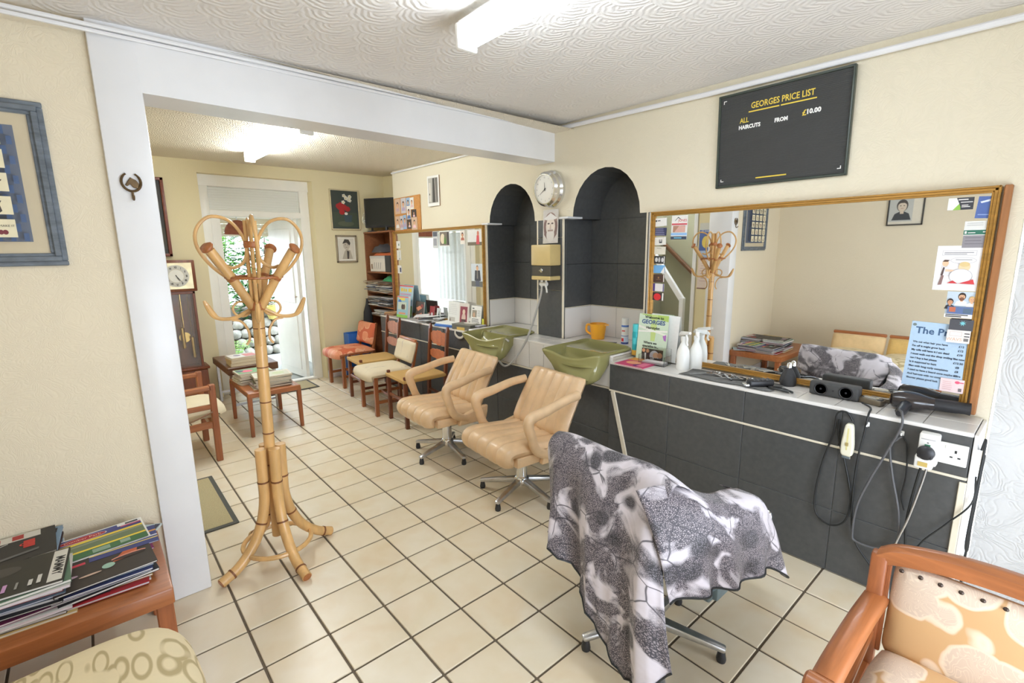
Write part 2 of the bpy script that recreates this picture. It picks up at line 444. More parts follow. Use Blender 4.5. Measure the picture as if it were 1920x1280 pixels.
# ------------------------------------------------------------------ right wall with two arched niches
WX = 2.42; NX = 2.74; ZL = .835; ZS = 1.735
N1 = dict(y0=.567, y1=1.213, a0=.601, a1=1.175, top=2.048); N2 = dict(y0=-.432, y1=.286, a0=-.372, a1=.202, top=2.053)
def arch(n, k=14):
    c, r = (n['a0']+n['a1'])/2, (n['a1']-n['a0'])/2
    return [(c+r*math.cos(PI-PI*i/k), ZS+(n['top']-ZS)*math.sin(PI*i/k)) for i in range(k+1)]
H = 2.62
b = B()
def wq(y0, y1, z0, z1): b.face([(WX, y0, z0), (WX, y1, z0), (WX, y1, z1), (WX, y0, z1)])
wq(-2.1, N2['y0'], 0, H); wq(N2['y1'], N1['y0'], 0, H); wq(N1['y1'], 2.9, 0, H)
for n in (N1, N2):
    wq(n['y0'], n['y1'], 0, ZL-.02); wq(n['y0'], n['a0'], ZS, H); wq(n['a1'], n['y1'], ZS, H)
    A = arch(n)
    for p, q in zip(A, A[1:]): b.face([(WX, p[0], p[1]), (WX, q[0], q[1]), (WX, q[0], H), (WX, p[0], H)])
# back skin, so the wall has thickness
b.face([(NX+.06, -2.1, 0), (NX+.06, 2.9, 0), (NX+.06, 2.9, H), (NX+.06, -2.1, H)]); b.face([(WX, 2.9, 0), (NX+.06, 2.9, 0), (NX+.06, 2.9, H), (WX, 2.9, H)])
b.face([(WX, -2.1, 0), (NX+.06, -2.1, 0), (NX+.06, -2.1, H), (WX, -2.1, H)]); b.face([(WX, -2.1, H), (NX+.06, -2.1, H), (NX+.06, 2.9, H), (WX, 2.9, H)])
wall_r = struct(b.obj('wall_right', wall_cream, None, smooth=0, weld=.0004))
for n in (N1, N2):
    ni = B()       # lining of the recess: grout ground, arch soffit
    A = arch(n)
    for p, q in zip(A, A[1:]): ni.face([(WX, p[0], p[1]), (WX, q[0], q[1]), (NX, q[0], q[1]), (NX, p[0], p[1])])
    ni.face([(NX, p[0], p[1]) for p in A])
    ni.face([(NX, n['y0'], ZL-.03), (NX, n['y1'], ZL-.03), (NX, n['y1'], ZS), (NX, n['y0'], ZS)])
    for y in (n['y0'], n['y1']): ni.face([(WX, y, ZL-.03), (NX, y, ZL-.03), (NX, y, ZS), (WX, y, ZS)])
    for y0, y1 in ((n['y0'], n['a0']), (n['a1'], n['y1'])): ni.face([(WX, y0, ZS), (WX, y1, ZS), (NX, y1, ZS), (NX, y0, ZS)])
    niche = ni.obj('niche', black_tile, wall_r, smooth=40)
    def slab(name, m, c, d): return B().box(c, d, bev=.0015).obj(name, m, niche)
    e = .003; zt = 1.075
    ys = (n['y0']+e, (n['y0']+n['y1'])/2+.1, n['y1']-e)
    for z0, z1, m in ((ZL, zt-.008, white_tile), (zt, 1.40, black_tile), (1.403, ZS-.003, black_tile)):
        for ya, yb in zip(ys, ys[1:]): slab('tile', m, (NX-.005, (ya+yb)/2, (z0+z1)/2), (.008, yb-ya-e, z1-z0))
        for y in (n['y0']+.005, n['y1']-.005):
            slab('tile', m, ((WX+NX)/2+.0, y, (z0+z1)/2), (NX-WX-.022, .008, z1-z0))
    slab('edge_trim', cream_trim, (NX-.006, (n['y0']+n['y1'])/2, zt-.004), (.010, n['y1']-n['y0']-.02, .006))
    for y in (n['y0']+.006, n['y1']-.006): slab('edge_trim', cream_trim, ((WX+NX)/2, y, zt-.004), (NX-WX-.02, .010, .006))
    for y in (n['y0']-.002, n['y1']+.006): slab('edge_trim', cream_trim, (WX-.001, y, (ZL+ZS)/2+.002), (.012, .016, ZS-ZL))
    slab('ledge', white_gloss, (WX+.02, n['y1']-.045, ZS+.004), (.16, .09, .014))
# pier between the niches: charcoal tiles below the heater
for z0, z1 in ((ZL, 1.20), (1.203, 1.60), (1.603, ZS)):
    B().box((WX-.003, (N2['y1']+N1['y0'])/2+.004, (z0+z1)/2), (.008, N1['y0']-N2['y1']-.026, z1-z0), bev=.0015).obj('tile', black_tile, wall_r)
B().box((WX-.003, N2['y0']-.016, (ZL+ZS)/2), (.008, .026, ZS-ZL), bev=.001).obj('tile', black_tile, wall_r)
B().box((WX-.001, N1['y1']+.02, (ZL+ZS)/2), (.012, .022, ZS-ZL), bev=.001).obj('edge_trim', cream_trim, wall_r)
# ------------------------------------------------------------------ other walls
def wallbox(name, m, x0, x1, y0, y1, z0=0, z1=2.62): return struct(B().box(((x0+x1)/2, (y0+y1)/2, (z0+z1)/2), (x1-x0, y1-y0, z1-z0)).obj(name, m, None, smooth=0))
wallbox('wall_alcove', wall_yellow, 2.66, 2.72, 2.9, 3.66)
YB = 3.6; RX0, RX1, RZ = .655, 1.775, 2.312
b = B()
def bq(x0, x1, z0, z1, y=YB): b.face([(x0, y, z0), (x1, y, z0), (x1, y, z1), (x0, y, z1)])
bq(-.5, RX0, 0, H); bq(RX1, 2.7, 0, H); bq(RX0, RX1, RZ, H)
D = .13
b.face([(RX0, YB, 0), (RX0+.02, YB+D, 0), (RX0+.02, YB+D, RZ), (RX0, YB, RZ)]); b.face([(RX1, YB, 0), (RX1-.03, YB+D, 0), (RX1-.03, YB+D, RZ), (RX1, YB, RZ)])
b.face([(RX0, YB, RZ), (RX0+.02, YB+D, RZ), (RX1-.03, YB+D, RZ), (RX1, YB, RZ)])
b.face([(-.5, YB+.25, 0), (RX0-.02, YB+.25, 0), (RX0-.02, YB+.25, H), (-.5, YB+.25, H)]); b.face([(RX1+.02, YB+.25, 0), (2.7, YB+.25, 0), (2.7, YB+.25, H), (RX1+.02, YB+.25, H)])
struct(b.obj('wall_back', wall_yellow, None, smooth=0, rec=False))
struct(B().box((2.08, YB-.008, .05), (.6, .016, .1), bev=.004).obj('baseboard_back', white_gloss, None))
# frame wall, left of the column (facing the viewer) and left wall
wallbox('wall_left_front', wall_left, -1.4, -.2, .20, .28)
wallbox('wall_left', wall_left, -1.42, -1.35, -3.1, .21)
b = B()   # rear left wall with the stair opening
b.box((-.48, 2.65, 1.31), (.06, 2.05, 2.62)); b.box((-.48, .52, 1.31), (.06, .56, 2.62)); b.box((-.48, 1.21, 2.34), (.06, .84, .56))
struct(b.obj('wall_left_rear', wall_yellow, None, smooth=0))
wallbox('wall_stairwell', mat('stair_wall_grey', s2l((150, 146, 122)), .8, fn=f_mottle(4, .96, 1.03)), -1.3, -1.24, .3, 2.4)
wallbox('wall_stairwell_end', MATS['stair_wall_grey'], -1.28, -.5, 1.72, 1.78)
# front wall with the shop window the daylight comes through
b = B()
b.box((-.8, -3.05, 1.31), (1.2, .08, 2.62)); b.box((.8, -3.05, .05), (2.0, .08, .1)); b.box((.8, -3.05, 1.96), (2.0, .08, 1.32)); b.box((2.3, -3.05, 1.31), (1.0, .08, 2.62))
struct(b.obj('wall_front', wall_cream, None, smooth=0))
fw = struct(B().box((.8, -3.04, .115), (2.0, .12, .03), bev=.006).obj('window_1', white_gloss, None))
for x in (-.18, .8, 1.78): B().box((x, -3.04, .70), (.05, .06, 1.2), bev=.004).obj('mullion', white_gloss, fw)
B().box((.8, -3.04, 1.28), (2.0, .06, .05), bev=.004).obj('head_rail', white_gloss, fw)
# white embossed wall past the end of the counter
struct(B().box((2.46, -2.58, 1.0), (.06, .94, 2.0)).obj('wall_right_white', wall_white, None, smooth=0))
struct(B().box((2.455, -2.58, 2.31), (.06, .94, .62)).obj('wall_right_upper', wall_cream, None, smooth=0))
# ------------------------------------------------------------------ ceilings, beam, column
b = B()
b.grid([[(-1.42, -3.1, 2.315), (2.8, -3.1, 2.37)], [(-1.42, .25, 2.315), (2.8, .42, 2.405)]])
b.grid([[(-1.42, -3.1, 2.36), (2.8, -3.1, 2.42)], [(-1.42, .25, 2.36), (2.8, .42, 2.45)]])
struct(b.obj('ceiling', ceil_front, None, smooth=0))
b = B(); b.grid([[(-.5, .2, 2.345), (2.8, .2, 2.345)], [(-.5, 2.9, 2.40), (2.8, 2.9, 2.39)], [(-.5, 3.85, 2.43), (2.8, 3.85, 2.455)]])
struct(b.obj('ceiling_rear', ceil_rear, None, smooth=0))
b = B()
def sk(x, y0, z): return y0 + .085*(x+.06)
P = lambda x, dy, z: (x, sk(x, .176, z)+dy, z)
for dx in (0,):
    v = [P(-.07, 0, 2.118), P(2.43, 0, 2.150), P(2.43, .2, 2.150), P(-.07, .2, 2.118), P(-.07, 0, 2.40), P(2.43, 0, 2.44), P(2.43, .2, 2.44), P(-.07, .2, 2.40)]
    V = [b._v(q) for q in v]
    for q in ((3,2,1,0),(4,5,6,7),(0,1,5,4),(1,2,6,5),(2,3,7,6),(3,0,4,7)): b._f([V[i] for i in q])
beam = struct(b.obj('beam', white_gloss, None, smooth=0))
b = B()
for k, (dz, dy) in enumerate(((.0, .020), (.016, .012))):
    b.bar((-1.34, sk(-1.34, .176, 0)-dy/2-.001, 2.318-.029-dz-.006), (2.42, sk(2.42, .176, 0)-dy/2-.001, 2.388-dz-.006), dy, .014, bev=.004, seg=2)
b.obj('moulding', white_gloss, beam)
col = struct(B().box((-.13, .30, 1.2), (.145, .25, 2.4), bev=.006, seg=2).obj('column', white_gloss, None))
# surface pipe along the right wall
struct(B().tube([(2.395, -2.1, 2.325), (2.395, -.8, 2.34), (2.395, .36, 2.368)], .014, 10).obj('trim_1', white_gloss, None))
struct(B().tube([(2.405, .62, 2.345), (2.405, 2.89, 2.368)], .009, 8).obj('trim_2', white_gloss, None))
# ------------------------------------------------------------------ door, transom, porch
dr = B()
yf = YB+D
dr.box((.705, yf-.01, 1.14), (.085, .06, 2.32), bev=.006, seg=2); dr.box((1.70, yf-.01, 1.14), (.10, .06, 2.32), bev=.006, seg=2)
dr.box((1.2, yf-.013, 2.26), (1.12, .058, .124), bev=.006); dr.box((1.2, yf-.01, 1.935), (.92, .06, .065), bev=.006)
dr.box((.79, yf-.0, .96), (.085, .05, 1.92), bev=.004); dr.box((1.2, yf-.005, .012), (.95, .1, .024), bev=.004)
door = struct(dr.obj('door_1', white_door, None))
B().box((1.2, yf, 2.085), (.9, .014, .25), bev=.003).obj('transom_panel', mat('ribbed_transom', s2l((222, 224, 216)), .35, fn=lambda t, c: (t.bump(t.wave(t.coord('Object'), 12, 0, 'Z', 0), .5, .004), t.mix(t.wave(t.coord('Object'), 12, 0, 'Z', 0), tuple(v*.95 for v in c), c))[1]), door)
lf = B(); lf.M = Matrix.Translation((1.60, yf+.03, 0)) @ Matrix.Rotation(math.radians(97), 4, 'Z')
lf.box((.36, 0, .96), (.72, .04, 1.9), bev=.004)
for z0, z1 in ((.1, .8), (.92, 1.8)): lf.box((.36, .022, (z0+z1)/2), (.5, .012, z1-z0), bev=.004)
lf = lf.obj('leaf', white_door, door)
h = B(); h.tube([(1.575, yf+.10, 1.0), (1.55, yf+.10, 1.0), (1.54, yf+.16, 1.0)], .008, 8); h.obj('handle', chrome, lf)
# ------------------------------------------------------------------ tiled counters and basin ledge
FX = 2.155; ZT = .80
def counter(name, label, y0, y1, fx, upper_m, zt, tw, strip=True):
    r = thing(name, label, 'counter', (0, 0, 0))
    ym, w = (y0+y1)/2, y1-y0
    B().box(((fx+.004+WX)/2, ym, zt/2-.006), (WX-fx-.008, w-.006, zt-.012)).obj('carcass', black_grout if upper_m is black_tile else white_grout, r, smooth=0)
    n = max(1, round(w/tw)); d = w/n
    pf = B().box((0, 0, 0), (.012, d-.004, zt-.625), bev=.0012).obj('tile', upper_m, r)
    pl = B().box((0, 0, 0), (.012, d-.004, .300), bev=.0012).obj('tile', black_tile, r)
    for i in range(n):
        y = y0+d*(i+.5)
        a = pf if i == 0 else share(pf, r, 'tile', (0, 0, 0)); a.location = (fx+.006, y, (zt+.623)/2-.006)
        for k in range(2):
            a = pl if i == 0 and k == 0 else share(pl, r, 'tile', (0, 0, 0)); a.location = (fx+.007, y, .155+k*.303)
    B().box((fx+.004, ym, .614), (.014, w, .011), bev=.002).obj('trim_strip', cream_trim, r)
    # glazed white tiles on top and the rounded front edge
    m = max(1, round(w/.152)); e = w/m; dx = (WX-fx-.016)/2
    pt = B().box((0, 0, 0), (dx-.002, e-.002, .012), bev=.002).obj('tile', white_tile, r); f1 = True
    for i in range(m):
        for k in range(2):
            loc = (fx+.014+dx*(k+.5), y0+e*(i+.5), zt-.006)
            if f1: pt.location = loc; f1 = False
            else: share(pt, r, 'tile', loc)
    B().box((fx+.008, ym, zt-.008), (.018, w, .018), bev=.005, seg=2).obj('top_edge', cream_trim if upper_m is white_tile else white_tile, r)
    return r
c1 = counter('tiled_counter', 'long charcoal tiled counter with white top below the wide gilt mirror', -2.085, -.365, FX, black_tile, ZT, .43)
B().box((2.29, -2.092, .40), (.26, .012, .79), bev=.002).obj('end_panel', white_tile, c1)
B().box((FX-.001, -2.076, .30), (.012, .022, .60), bev=.002).obj('edge_trim', cream_trim, c1)
B().bar((FX-.001, -.395, .61), (FX-.001, -.565, .0), .03, .012, (1, 0, 0), bev=.002).obj('edge_trim', cream_trim, c1)
c2 = counter('tiled_counter', 'charcoal tiled counter under the smaller mirror, covered with papers and books', 1.205, 2.95, 2.20, black_tile, .80, .44)
lg = thing('basin_ledge', 'white tiled ledge carrying the two olive basins between the counters', 'ledge')
y0, y1 = -.362, 1.202; ym, w = .42, y1-y0
B().box(((2.19+WX)/2, ym, .41), (WX-2.19, w, .82)).obj('carcass', white_grout, lg, smooth=0)
n = 10; d = w/n
for i in range(n): B().box((2.186, y0+d*(i+.5), .72), (.012, d-.003, .195), bev=.0015).obj('tile', white_tile, lg)
pt = None
for i in range(n):
    for k, (xa, xb) in enumerate(((2.195, 2.305), (2.307, 2.418))):
        loc = ((xa+xb)/2, y0+d*(i+.5), ZL-.007)
        if pt is None: pt = B().box((0, 0, 0), (xb-xa, d-.003, .012), bev=.0015).obj('tile', white_tile, lg); pt.location = loc
        else: share(pt, lg, 'tile', loc)
for nn in (N1, N2): B().box(((WX+NX)/2, (nn['y0']+nn['y1'])/2, ZL-.008), (NX-WX-.012, nn['y1']-nn['y0']-.012, .014), bev=.001).obj('tile', white_tile, lg)
B().box((2.188, ym, ZL-.010), (.018, w, .018), bev=.005, seg=2).obj('top_edge', white_tile, lg)
B().box((2.184, ym, .613), (.014, w, .011), bev=.002).obj('trim_strip', cream_trim, lg)
pl = None
for i in range(4):
    for k in range(2):
        loc = (2.186, y0+w/4*(i+.5), .155+k*.303)
        if pl is None: pl = B().box((0, 0, 0), (.012, w/4-.004, .30), bev=.0012).obj('tile', black_tile, lg); pl.location = loc
        else: share(pl, lg, 'tile', loc)
# ------------------------------------------------------------------ mirrors
def mirror(name, label, y0, y1, z0, z1, right_edge):
    r = thing(name, label, 'mirror', (WX, (y0+y1)/2, z0))
    h, w = z1-z0, y1-y0
    B().box((-.011, 0, h/2), (.010, w-.03, h-.03)).obj('mirror_glass', mirror_m, r, smooth=0)
    b = B()
    for (ya, za, yb, zb) in ((-w/2, .014, w/2, .014), (-w/2, h-.014, w/2, h-.014), (-w/2+.014, 0, -w/2+.014, h), (w/2-.014, 0, w/2-.014, h)):
        for off, hh, dx in ((0, .012, .020), (.009, .008, .026), (-.009, .008, .016)):
            if abs(za-zb) < .01: b.box((-.006-dx/2, 0, za+off*(1 if za > h/2 else -1)), (dx+.008, w, hh), bev=.002)
            else: b.box((-.006-dx/2, ya+off*(1 if ya > 0 else -1), h/2), (dx+.008, hh, h), bev=.002)
    b.obj('gilt_frame', gold, r)
    if right_edge:
        B().box((-.013, -w/2-.018, h/2), (.03, .024, h), bev=.003).obj('outer_edge', brown_edge, r)
        B().box((-.007, w/2+.012, h/2), (.014, .02, h), bev=.002).obj('side_strip', white_gloss, r)
    else:
        B().box((-.007, w/2+.012, h/2), (.016, .02, h), bev=.002).obj('side_strip', white_gloss, r)
    return r
mirror('wall_mirror', 'wide gilt framed mirror with cards tucked round its edges', -2.03, -.474, .812, 1.733, True)
mirror('wall_mirror', 'smaller gilt framed mirror above the cluttered counter', 1.235, 2.905, .812, 1.738, False)
# ------------------------------------------------------------------ price board
pb = thing('price_board', 'black letter board price list hung above the wide mirror', 'sign', (WX-.012, -1.187, 2.07), (0, math.radians(-2.2), math.radians(0)))
BM = RW
def pobj(o): o.matrix_local = BM; return o
pobj(B().box((0, 0, 0), (.61, .46, .012), bev=.002).obj('panel', mat('grooved_felt', s2l((62, 63, 62)), .75, fn=lambda t, c: (t.bump(t.wave(t.coord(), 40, 0, 'Y', 0), .6, .002), t.mix(t.noise(t.coord(), 8), tuple(v*.9 for v in c), tuple(v*1.1 for v in c)))[1]), pb, smooth=0))
b = B()
for x, y, w, h in ((0, .231, .626, .012), (0, -.231, .626, .012), (.308, 0, .012, .474), (-.308, 0, .012, .474)): b.box((x, y, .004), (w, h, .024), bev=.003)
pobj(b.obj('frame', mat('dark_green_frame', s2l((58, 66, 58)), .35, fn=f_mottle(20, .9, 1.1)), pb))
Y_, Wt = (222, 196, 72), (240, 240, 236)
pobj(print_mesh([('t', 'GEORGES PRICE LIST', .004, .146, .041, {'bold': .0008, 'wide': .78}, Y_), ('r', -.155, .128, .15, .006, Y_), ('r', .002, .128, .16, .006, Y_),
    ('t', 'ALL', -.175, .083, .034, {'bold': .0008, 'wide': .8}, Y_), ('t', 'HAIRCUTS', -.147, .052, .026, {'bold': .0012, 'wide': .9}, Wt),
    ('t', 'FROM', .008, .056, .026, {'bold': .0012, 'wide': .9}, Wt), ('t', '\u00a3', .112, .062, .036, {'bold': .001}, Y_), ('t', '10.00', .152, .066, .029, {'bold': .0014}, Wt),
    ('r', -.10, -.205, .15, .006, Y_)] +
    [('r', sx*.288-(.016 if sx > 0 else 0), sy*.205, .016, .004, Wt) for sx, sy in ((-1, 1), (-1, -1), (1, -1))] + [('r', sx*.288-(.004 if sx > 0 else 0), sy*.205-(.012 if sy > 0 else -.0), .004, .014, Wt) for sx, sy in ((-1, 1), (-1, -1), (1, -1))], pb, .0065, 'lettering'))
# ------------------------------------------------------------------ wall clock, bearded picture, heater
ck = thing('wall_clock', 'round chrome wall clock with a white dial between the arched niches', 'clock', (WX, .405, 1.958))
ck.rotation_euler = (0, math.radians(-4), 0)
T = Matrix.Rotation(-PI/2, 4, 'Y')
B().lathe([(.005, .0), (.128, .0), (.134, .012), (.132, .03), (.118, .045), (.117, .055), (.125, .065), (.124, .078), (.108, .094), (.102, .094), (.100, .082), (.004, .080)], 40, T).obj('case', chrome, ck)
dial = B().lathe([(.003, .081), (.1005, .081), (.1005, .0835), (.003, .0835)], 36, T).obj('dial', mat('dial_white', s2l((226, 222, 212)), .4, fn=f_mottle(8, .97, 1.02)), ck)
its = []
for k in range(12):
    a = PI/2-k*PI/6
    its.append(('t', str(12 if k == 0 else k), .082*math.cos(a), .082*math.sin(a)-.005, .015, (70, 66, 62)))
def hand(a, l, w):
    a = math.radians(90-a); c, s = math.cos(a), math.sin(a)
    return ('p', [(-w*s-.012*c, w*c-.012*s), (w*s-.012*c, -w*c-.012*s), (l*c+w*.4*s, l*s-w*.4*c), (l*c-w*.4*s, l*s+w*.4*c)], (60, 58, 56))
its += [hand(-2, .048, .0035), hand(236, .068, .0028), ('e', 0, 0, .006, .006, (50, 48, 46))]
pm = print_mesh(its, ck, .0, 'hands_and_numerals'); pm.matrix_local = Matrix.Translation((-.0845, 0, 0)) @ RW
SK, SK2 = (206, 150, 112), (226, 178, 140)
def face_items(x, y, s, hair, skin, top, beard=None, bgc=None):
    "a small printed head and shoulders"
    it = [('p', [(x-s*.95, y-s*1.6), (x+s*.95, y-s*1.6), (x+s*.7, y-s*.85), (x+s*.25, y-s*.6), (x-s*.25, y-s*.6), (x-s*.7, y-s*.85)], top),
          ('e', x, y+s*.12, s*.56, s*.72, hair), ('r', x-s*.18, y-s*.85, s*.36, s*.5, skin), ('e', x, y, s*.44, s*.58, skin)]
    if beard: it += [('e', x, y-s*.36, s*.36, s*.34, beard), ('r', x-s*.16, y-s*.32, s*.32, s*.06, (150, 96, 86))]
    it += [('p', [(x-s*.46, y+s*.2), (x-s*.3, y+s*.66), (x+s*.3, y+s*.66), (x+s*.46, y+s*.2), (x+s*.2, y+s*.42), (x-s*.2, y+s*.42)], hair),
           ('e', x-s*.17, y+s*.1, s*.075, s*.045, (40, 34, 32)), ('e', x+s*.17, y+s*.1, s*.075, s*.045, (40, 34, 32)), ('r', x-s*.14, y-s*.24, s*.28, s*.045, (150, 90, 80))]
    return it
bw = [('r', -.078, -.122, .156, .244, (206, 200, 194)), ('e', 0, .0, .074, .105, (150, 122, 112)), ('p', [(-.07, .03), (-.066, -.06), (-.03, -.1), (-.03, .05)], (122, 96, 90)), ('p', [(.07, .03), (.066, -.06), (.03, -.1), (.03, .05)], (122, 96, 90)),
      ('e', 0, .0, .048, .072, (222, 210, 198)), ('e', 0, -.062, .042, .056, (214, 208, 202)), ('r', -.028, -.036, .056, .012, (160, 136, 126)), ('e', -.02, .022, .012, .006, (90, 76, 72)), ('e', .02, .022, .012, .006, (90, 76, 72)), ('p', [(-.004, .02), (.004, .02), (.009, -.022), (-.009, -.022)], (196, 176, 164)),
      ('p', [(-.07, .06), (0, .1), (.07, .06), (.05, .05), (-.05, .05)], (228, 224, 220))]
sheet('photo_print', 'curled sepia print of a bearded face below the round clock', 'picture', .16, .25, (214, 210, 206), bw, RW, (WX-.016, .412, 1.685), .02, lean=-.05)
ht = thing('water_heater', 'cream over-sink water heater box with dark control strip on the pier', 'heater', (WX, .418, 1.282))
B().box((-.062, 0, .190), (.115, .205, .155), bev=.006, seg=2).obj('cover', mat('cream_enamel', s2l((212, 188, 130)), .35, fn=f_mottle(10, .96, 1.03)), ht)
B().box((-.060, 0, .072), (.108, .200, .078), bev=.003).obj('control_strip', mat('dark_strip', s2l((74, 70, 60)), .4, fn=f_mottle(20, .9, 1.1)), ht)
B().box((-.062, 0, .018), (.115, .205, .030), bev=.005).obj('base', MATS['cream_enamel'], ht)
k = B(); k.M = Matrix.Translation((-.114, -.015, .075)) @ Matrix.Rotation(-PI/2, 4, 'Y'); k.lathe([(.016, 0), (.016, .012), (.012, .016)], 16); k.box((0, 0, .018), (.006, .03, .008)); k.obj('knob', chrome, ht)
k = B(); k.lathe([(.011, -.05), (.011, .003)], 10, Matrix.Translation((-.06, .045, 0))); k.tube([(-.06, .06, -.03), (-.06, -.01, -.03)], .016, 10); k.lathe([(.009, -.055), (.009, .003)], 10, Matrix.Translation((-.06, -.0, 0))); k.tube([(-.06, 0, -.045), (-.062, -.01, -.075), (-.07, -.02, -.095)], .007, 8)
k.obj('valve', white_plastic, ht)
hp = smoothpath([(2.362, .463, 1.24), (2.358, .47, 1.17), (2.33, .49, 1.05), (2.25, .47, .92), (2.16, .44, .82), (2.10, .455, .74), (2.08, .52, .655), (2.08, .60, .62), (2.08, .67, .66), (2.09, .69, .74), (2.10, .66, .805), (2.10, .61, .83), (2.11, .575, .815)], 8)
tag(B().tube(hp, .0085, 10).obj('shower_hose', mat('grey_hose', s2l((196, 194, 188)), .3, .3, fn=lambda t, c: (t.bump(t.wave(t.coord(), 160, 0, 'Z', 0), .5, .002), t.mix(t.noise(t.coord(), 30), tuple(v*.9 for v in c), c))[1]), None), 'grey shower hose looping down from the cream heater', 'hose')
# ------------------------------------------------------------------ olive shampoo basins
def basin(label, oy):
    r = thing('shampoo_basin', label, 'basin', (0, oy, 0), 0, 'olive shampoo basins')
    # rim outline, anticlockwise from the front left tip; then rings down to the bowl floor
    def ring(pts, k=5): return smoothpath(pts, k, True)
    rim = ring([(1.985, .08, .845), (2.10, .092, .848), (2.30, .092, .85), (2.445, .085, .855), (2.452, -.02, .855), (2.44, -.22, .855), (2.41, -.345, .852), (2.27, -.352, .848), (2.10, -.345, .842), (2.055, -.29, .828), (2.03, -.2, .805), (2.005, -.1, .808), (1.985, .0, .835)])
    cx, cy = 2.20, -.14
    def scaled(s, dz, sh=(0, 0)): return [Vector((cx+(p.x-cx)*s+sh[0], cy+(p.y-cy)*s+sh[1], p.z+dz)) for p in rim]
    def bowl(a, b_, z, n):
        a *= .62; b_ *= 1.02
        out = []
        for i in range(n):
            p = rim[i]; an = math.atan2((p.y-cy)/.2, (p.x-cx)/.2); out.append(Vector((2.083+a*math.cos(an), cy-.015+b_*math.sin(an), z)))
        return out
    n = len(rim)
    b = B()
    inner = [scaled(1, 0), scaled(.95, .006), scaled(.88, -.012)]
    def mixr(A, C, t, dz=0): return [p*(1-t)+q*t+Vector((0, 0, dz)) for p, q in zip(A, C)]
    fl = bowl(.07, .075, .735, n); md = bowl(.14, .16, .765, n)
    inner += [mixr(scaled(.78, -.03), md, .35), md, fl, bowl(.01, .01, .733, n)]
    outer = [scaled(1.0, -.008), scaled(.97, -.028), mixr(scaled(.88, -.06), bowl(.17, .19, .72, n), .55), bowl(.155, .175, .685, n), bowl(.10, .12, .645, n), bowl(.01, .01, .638, n)]
    shelf = [Vector((2.170, p.y, .8435)) if p.x > 2.160 else p+Vector((0, 0, .0004)) for p in inner[3]]
    for ring_ in inner[3:]+outer[2:]:
        for p in ring_:
            if p.x > 2.160: p.z = max(p.z, .806) if p.x > 2.3 else p.z; p.x = 2.160+.004*(p.z > .8)
    for ring_, zf in [(q, .8435) for q in inner[:3]]+[(q, .839) for q in outer[:2]]:
        for p in ring_:
            if p.x > 2.176 and p.z < zf: p.z = zf
    inner.insert(3, shelf)
    rows = outer[::-1]+inner
    b.grid(rows, True)
    b.obj('bowl', olive, r, smooth=60)
    d = B(); d.lathe([(.004, 0), (.022, .0), (.024, .004), (.018, .007), (.004, .006)], 16, Matrix.Translation((2.083, cy-.015, .7335))); d.obj('drain', chrome, r)
    return r
basin('olive green shampoo basin nearer the wide mirror, yellow jug behind it', 0)
basin('olive green shampoo basin next to the cluttered counter, hose in front', .945)
# ------------------------------------------------------------------ things on the ledge and the front counter
def atl(o, x, y, z, rz=0): o.location = (x, y, z); o.rotation_euler = (0, 0, rz); return o
jug = thing('water_jug', 'orange yellow plastic jug in the right arched niche', 'jug', (2.60, .095, ZL), math.radians(15))
yel = mat('yellow_plastic', s2l((240, 170, 44)), .35, fn=f_mottle(8, .95, 1.04))
B().lathe([(.004, 0), (.048, 0), (.05, .006), (.062, .10), (.066, .118), (.064, .118), (.056, .09), (.046, .012), (.004, .010)], 24).obj('body', yel, jug)
B().tube(smoothpath([(0, .058, .105), (0, .092, .100), (0, .095, .055), (0, .054, .03)], 5), .009, 8).obj('handle', yel, jug)
sp = B(); sp.prism([(-.02, 0), (.02, 0), (0, .03)], .012, Matrix.Translation((0, -.058, .106)) @ Matrix.Rotation(PI, 4, 'Z')); sp.obj('spout', yel, jug)
def can(name, label, x, y, z, h, r, body, capm, caph, art, z_rot=0):
    t = thing(name, label, 'spray can', (x, y, z), z_rot)
    B().lathe([(r*.9, 0), (r, .004), (r, h-caph-.012), (r*.92, h-caph), (r*.9, h-caph)], 24).obj('body', body, t)
    B().lathe([(r*.9, h-caph), (r*.96, h-caph+.002), (r*.94, h-.004), (r*.86, h)], 24).obj('cap', capm, t)
    if art: art(t)
    return t
def band(t, r, z0, z1, m, name='label_band', a0=0, a1=2*PI):
    b = B(); n = 20
    b.grid([[(r*math.cos(a0+(a1-a0)*i/n), r*math.sin(a0+(a1-a0)*i/n), z) for i in range(n+1)] for z in (z0, z1)]); return b.obj(name, m, t, smooth=60, rec=False)
def art1(t):
    band(t, .0263, .0, .012, flat((46, 66, 140))); band(t, .0263, .055, .06, flat((70, 110, 180)), a0=PI*.6, a1=PI*1.6)
    band(t, .0262, .012, .05, flat((206, 220, 240)), a0=PI*1.1, a1=PI*1.7); band(t, .0264, .018, .042, flat((196, 44, 48)), a0=PI*.85, a1=PI*1.1); band(t, .0264, .09, .1, flat((214, 96, 90)), a0=PI*.9, a1=PI*1.2); band(t, .0263, .122, .136, flat((88, 124, 196)))
can('spray_can', 'white and blue aerosol can with a white cap on the ledge', 2.585, -.165, ZL, .185, .026, white_plastic, white_plastic, .036, art1)
def art2(t): band(t, .0264, 0, .034, flat((204, 158, 60))); band(t, .0265, .075, .115, flat((76, 190, 196)), a0=PI*.9, a1=PI*1.5)
can('spray_can', 'turquoise aerosol can with a gold foot beside the welcome sign', 2.385, -.40, ZT+.018, .205, .026, mat('turquoise_can', s2l((50, 172, 180)), .3, .2, fn=f_mottle(10, .95, 1.05)), mat('turquoise_cap', s2l((76, 196, 200)), .4, fn=f_mottle(10, .96, 1.03)), .05, art2)
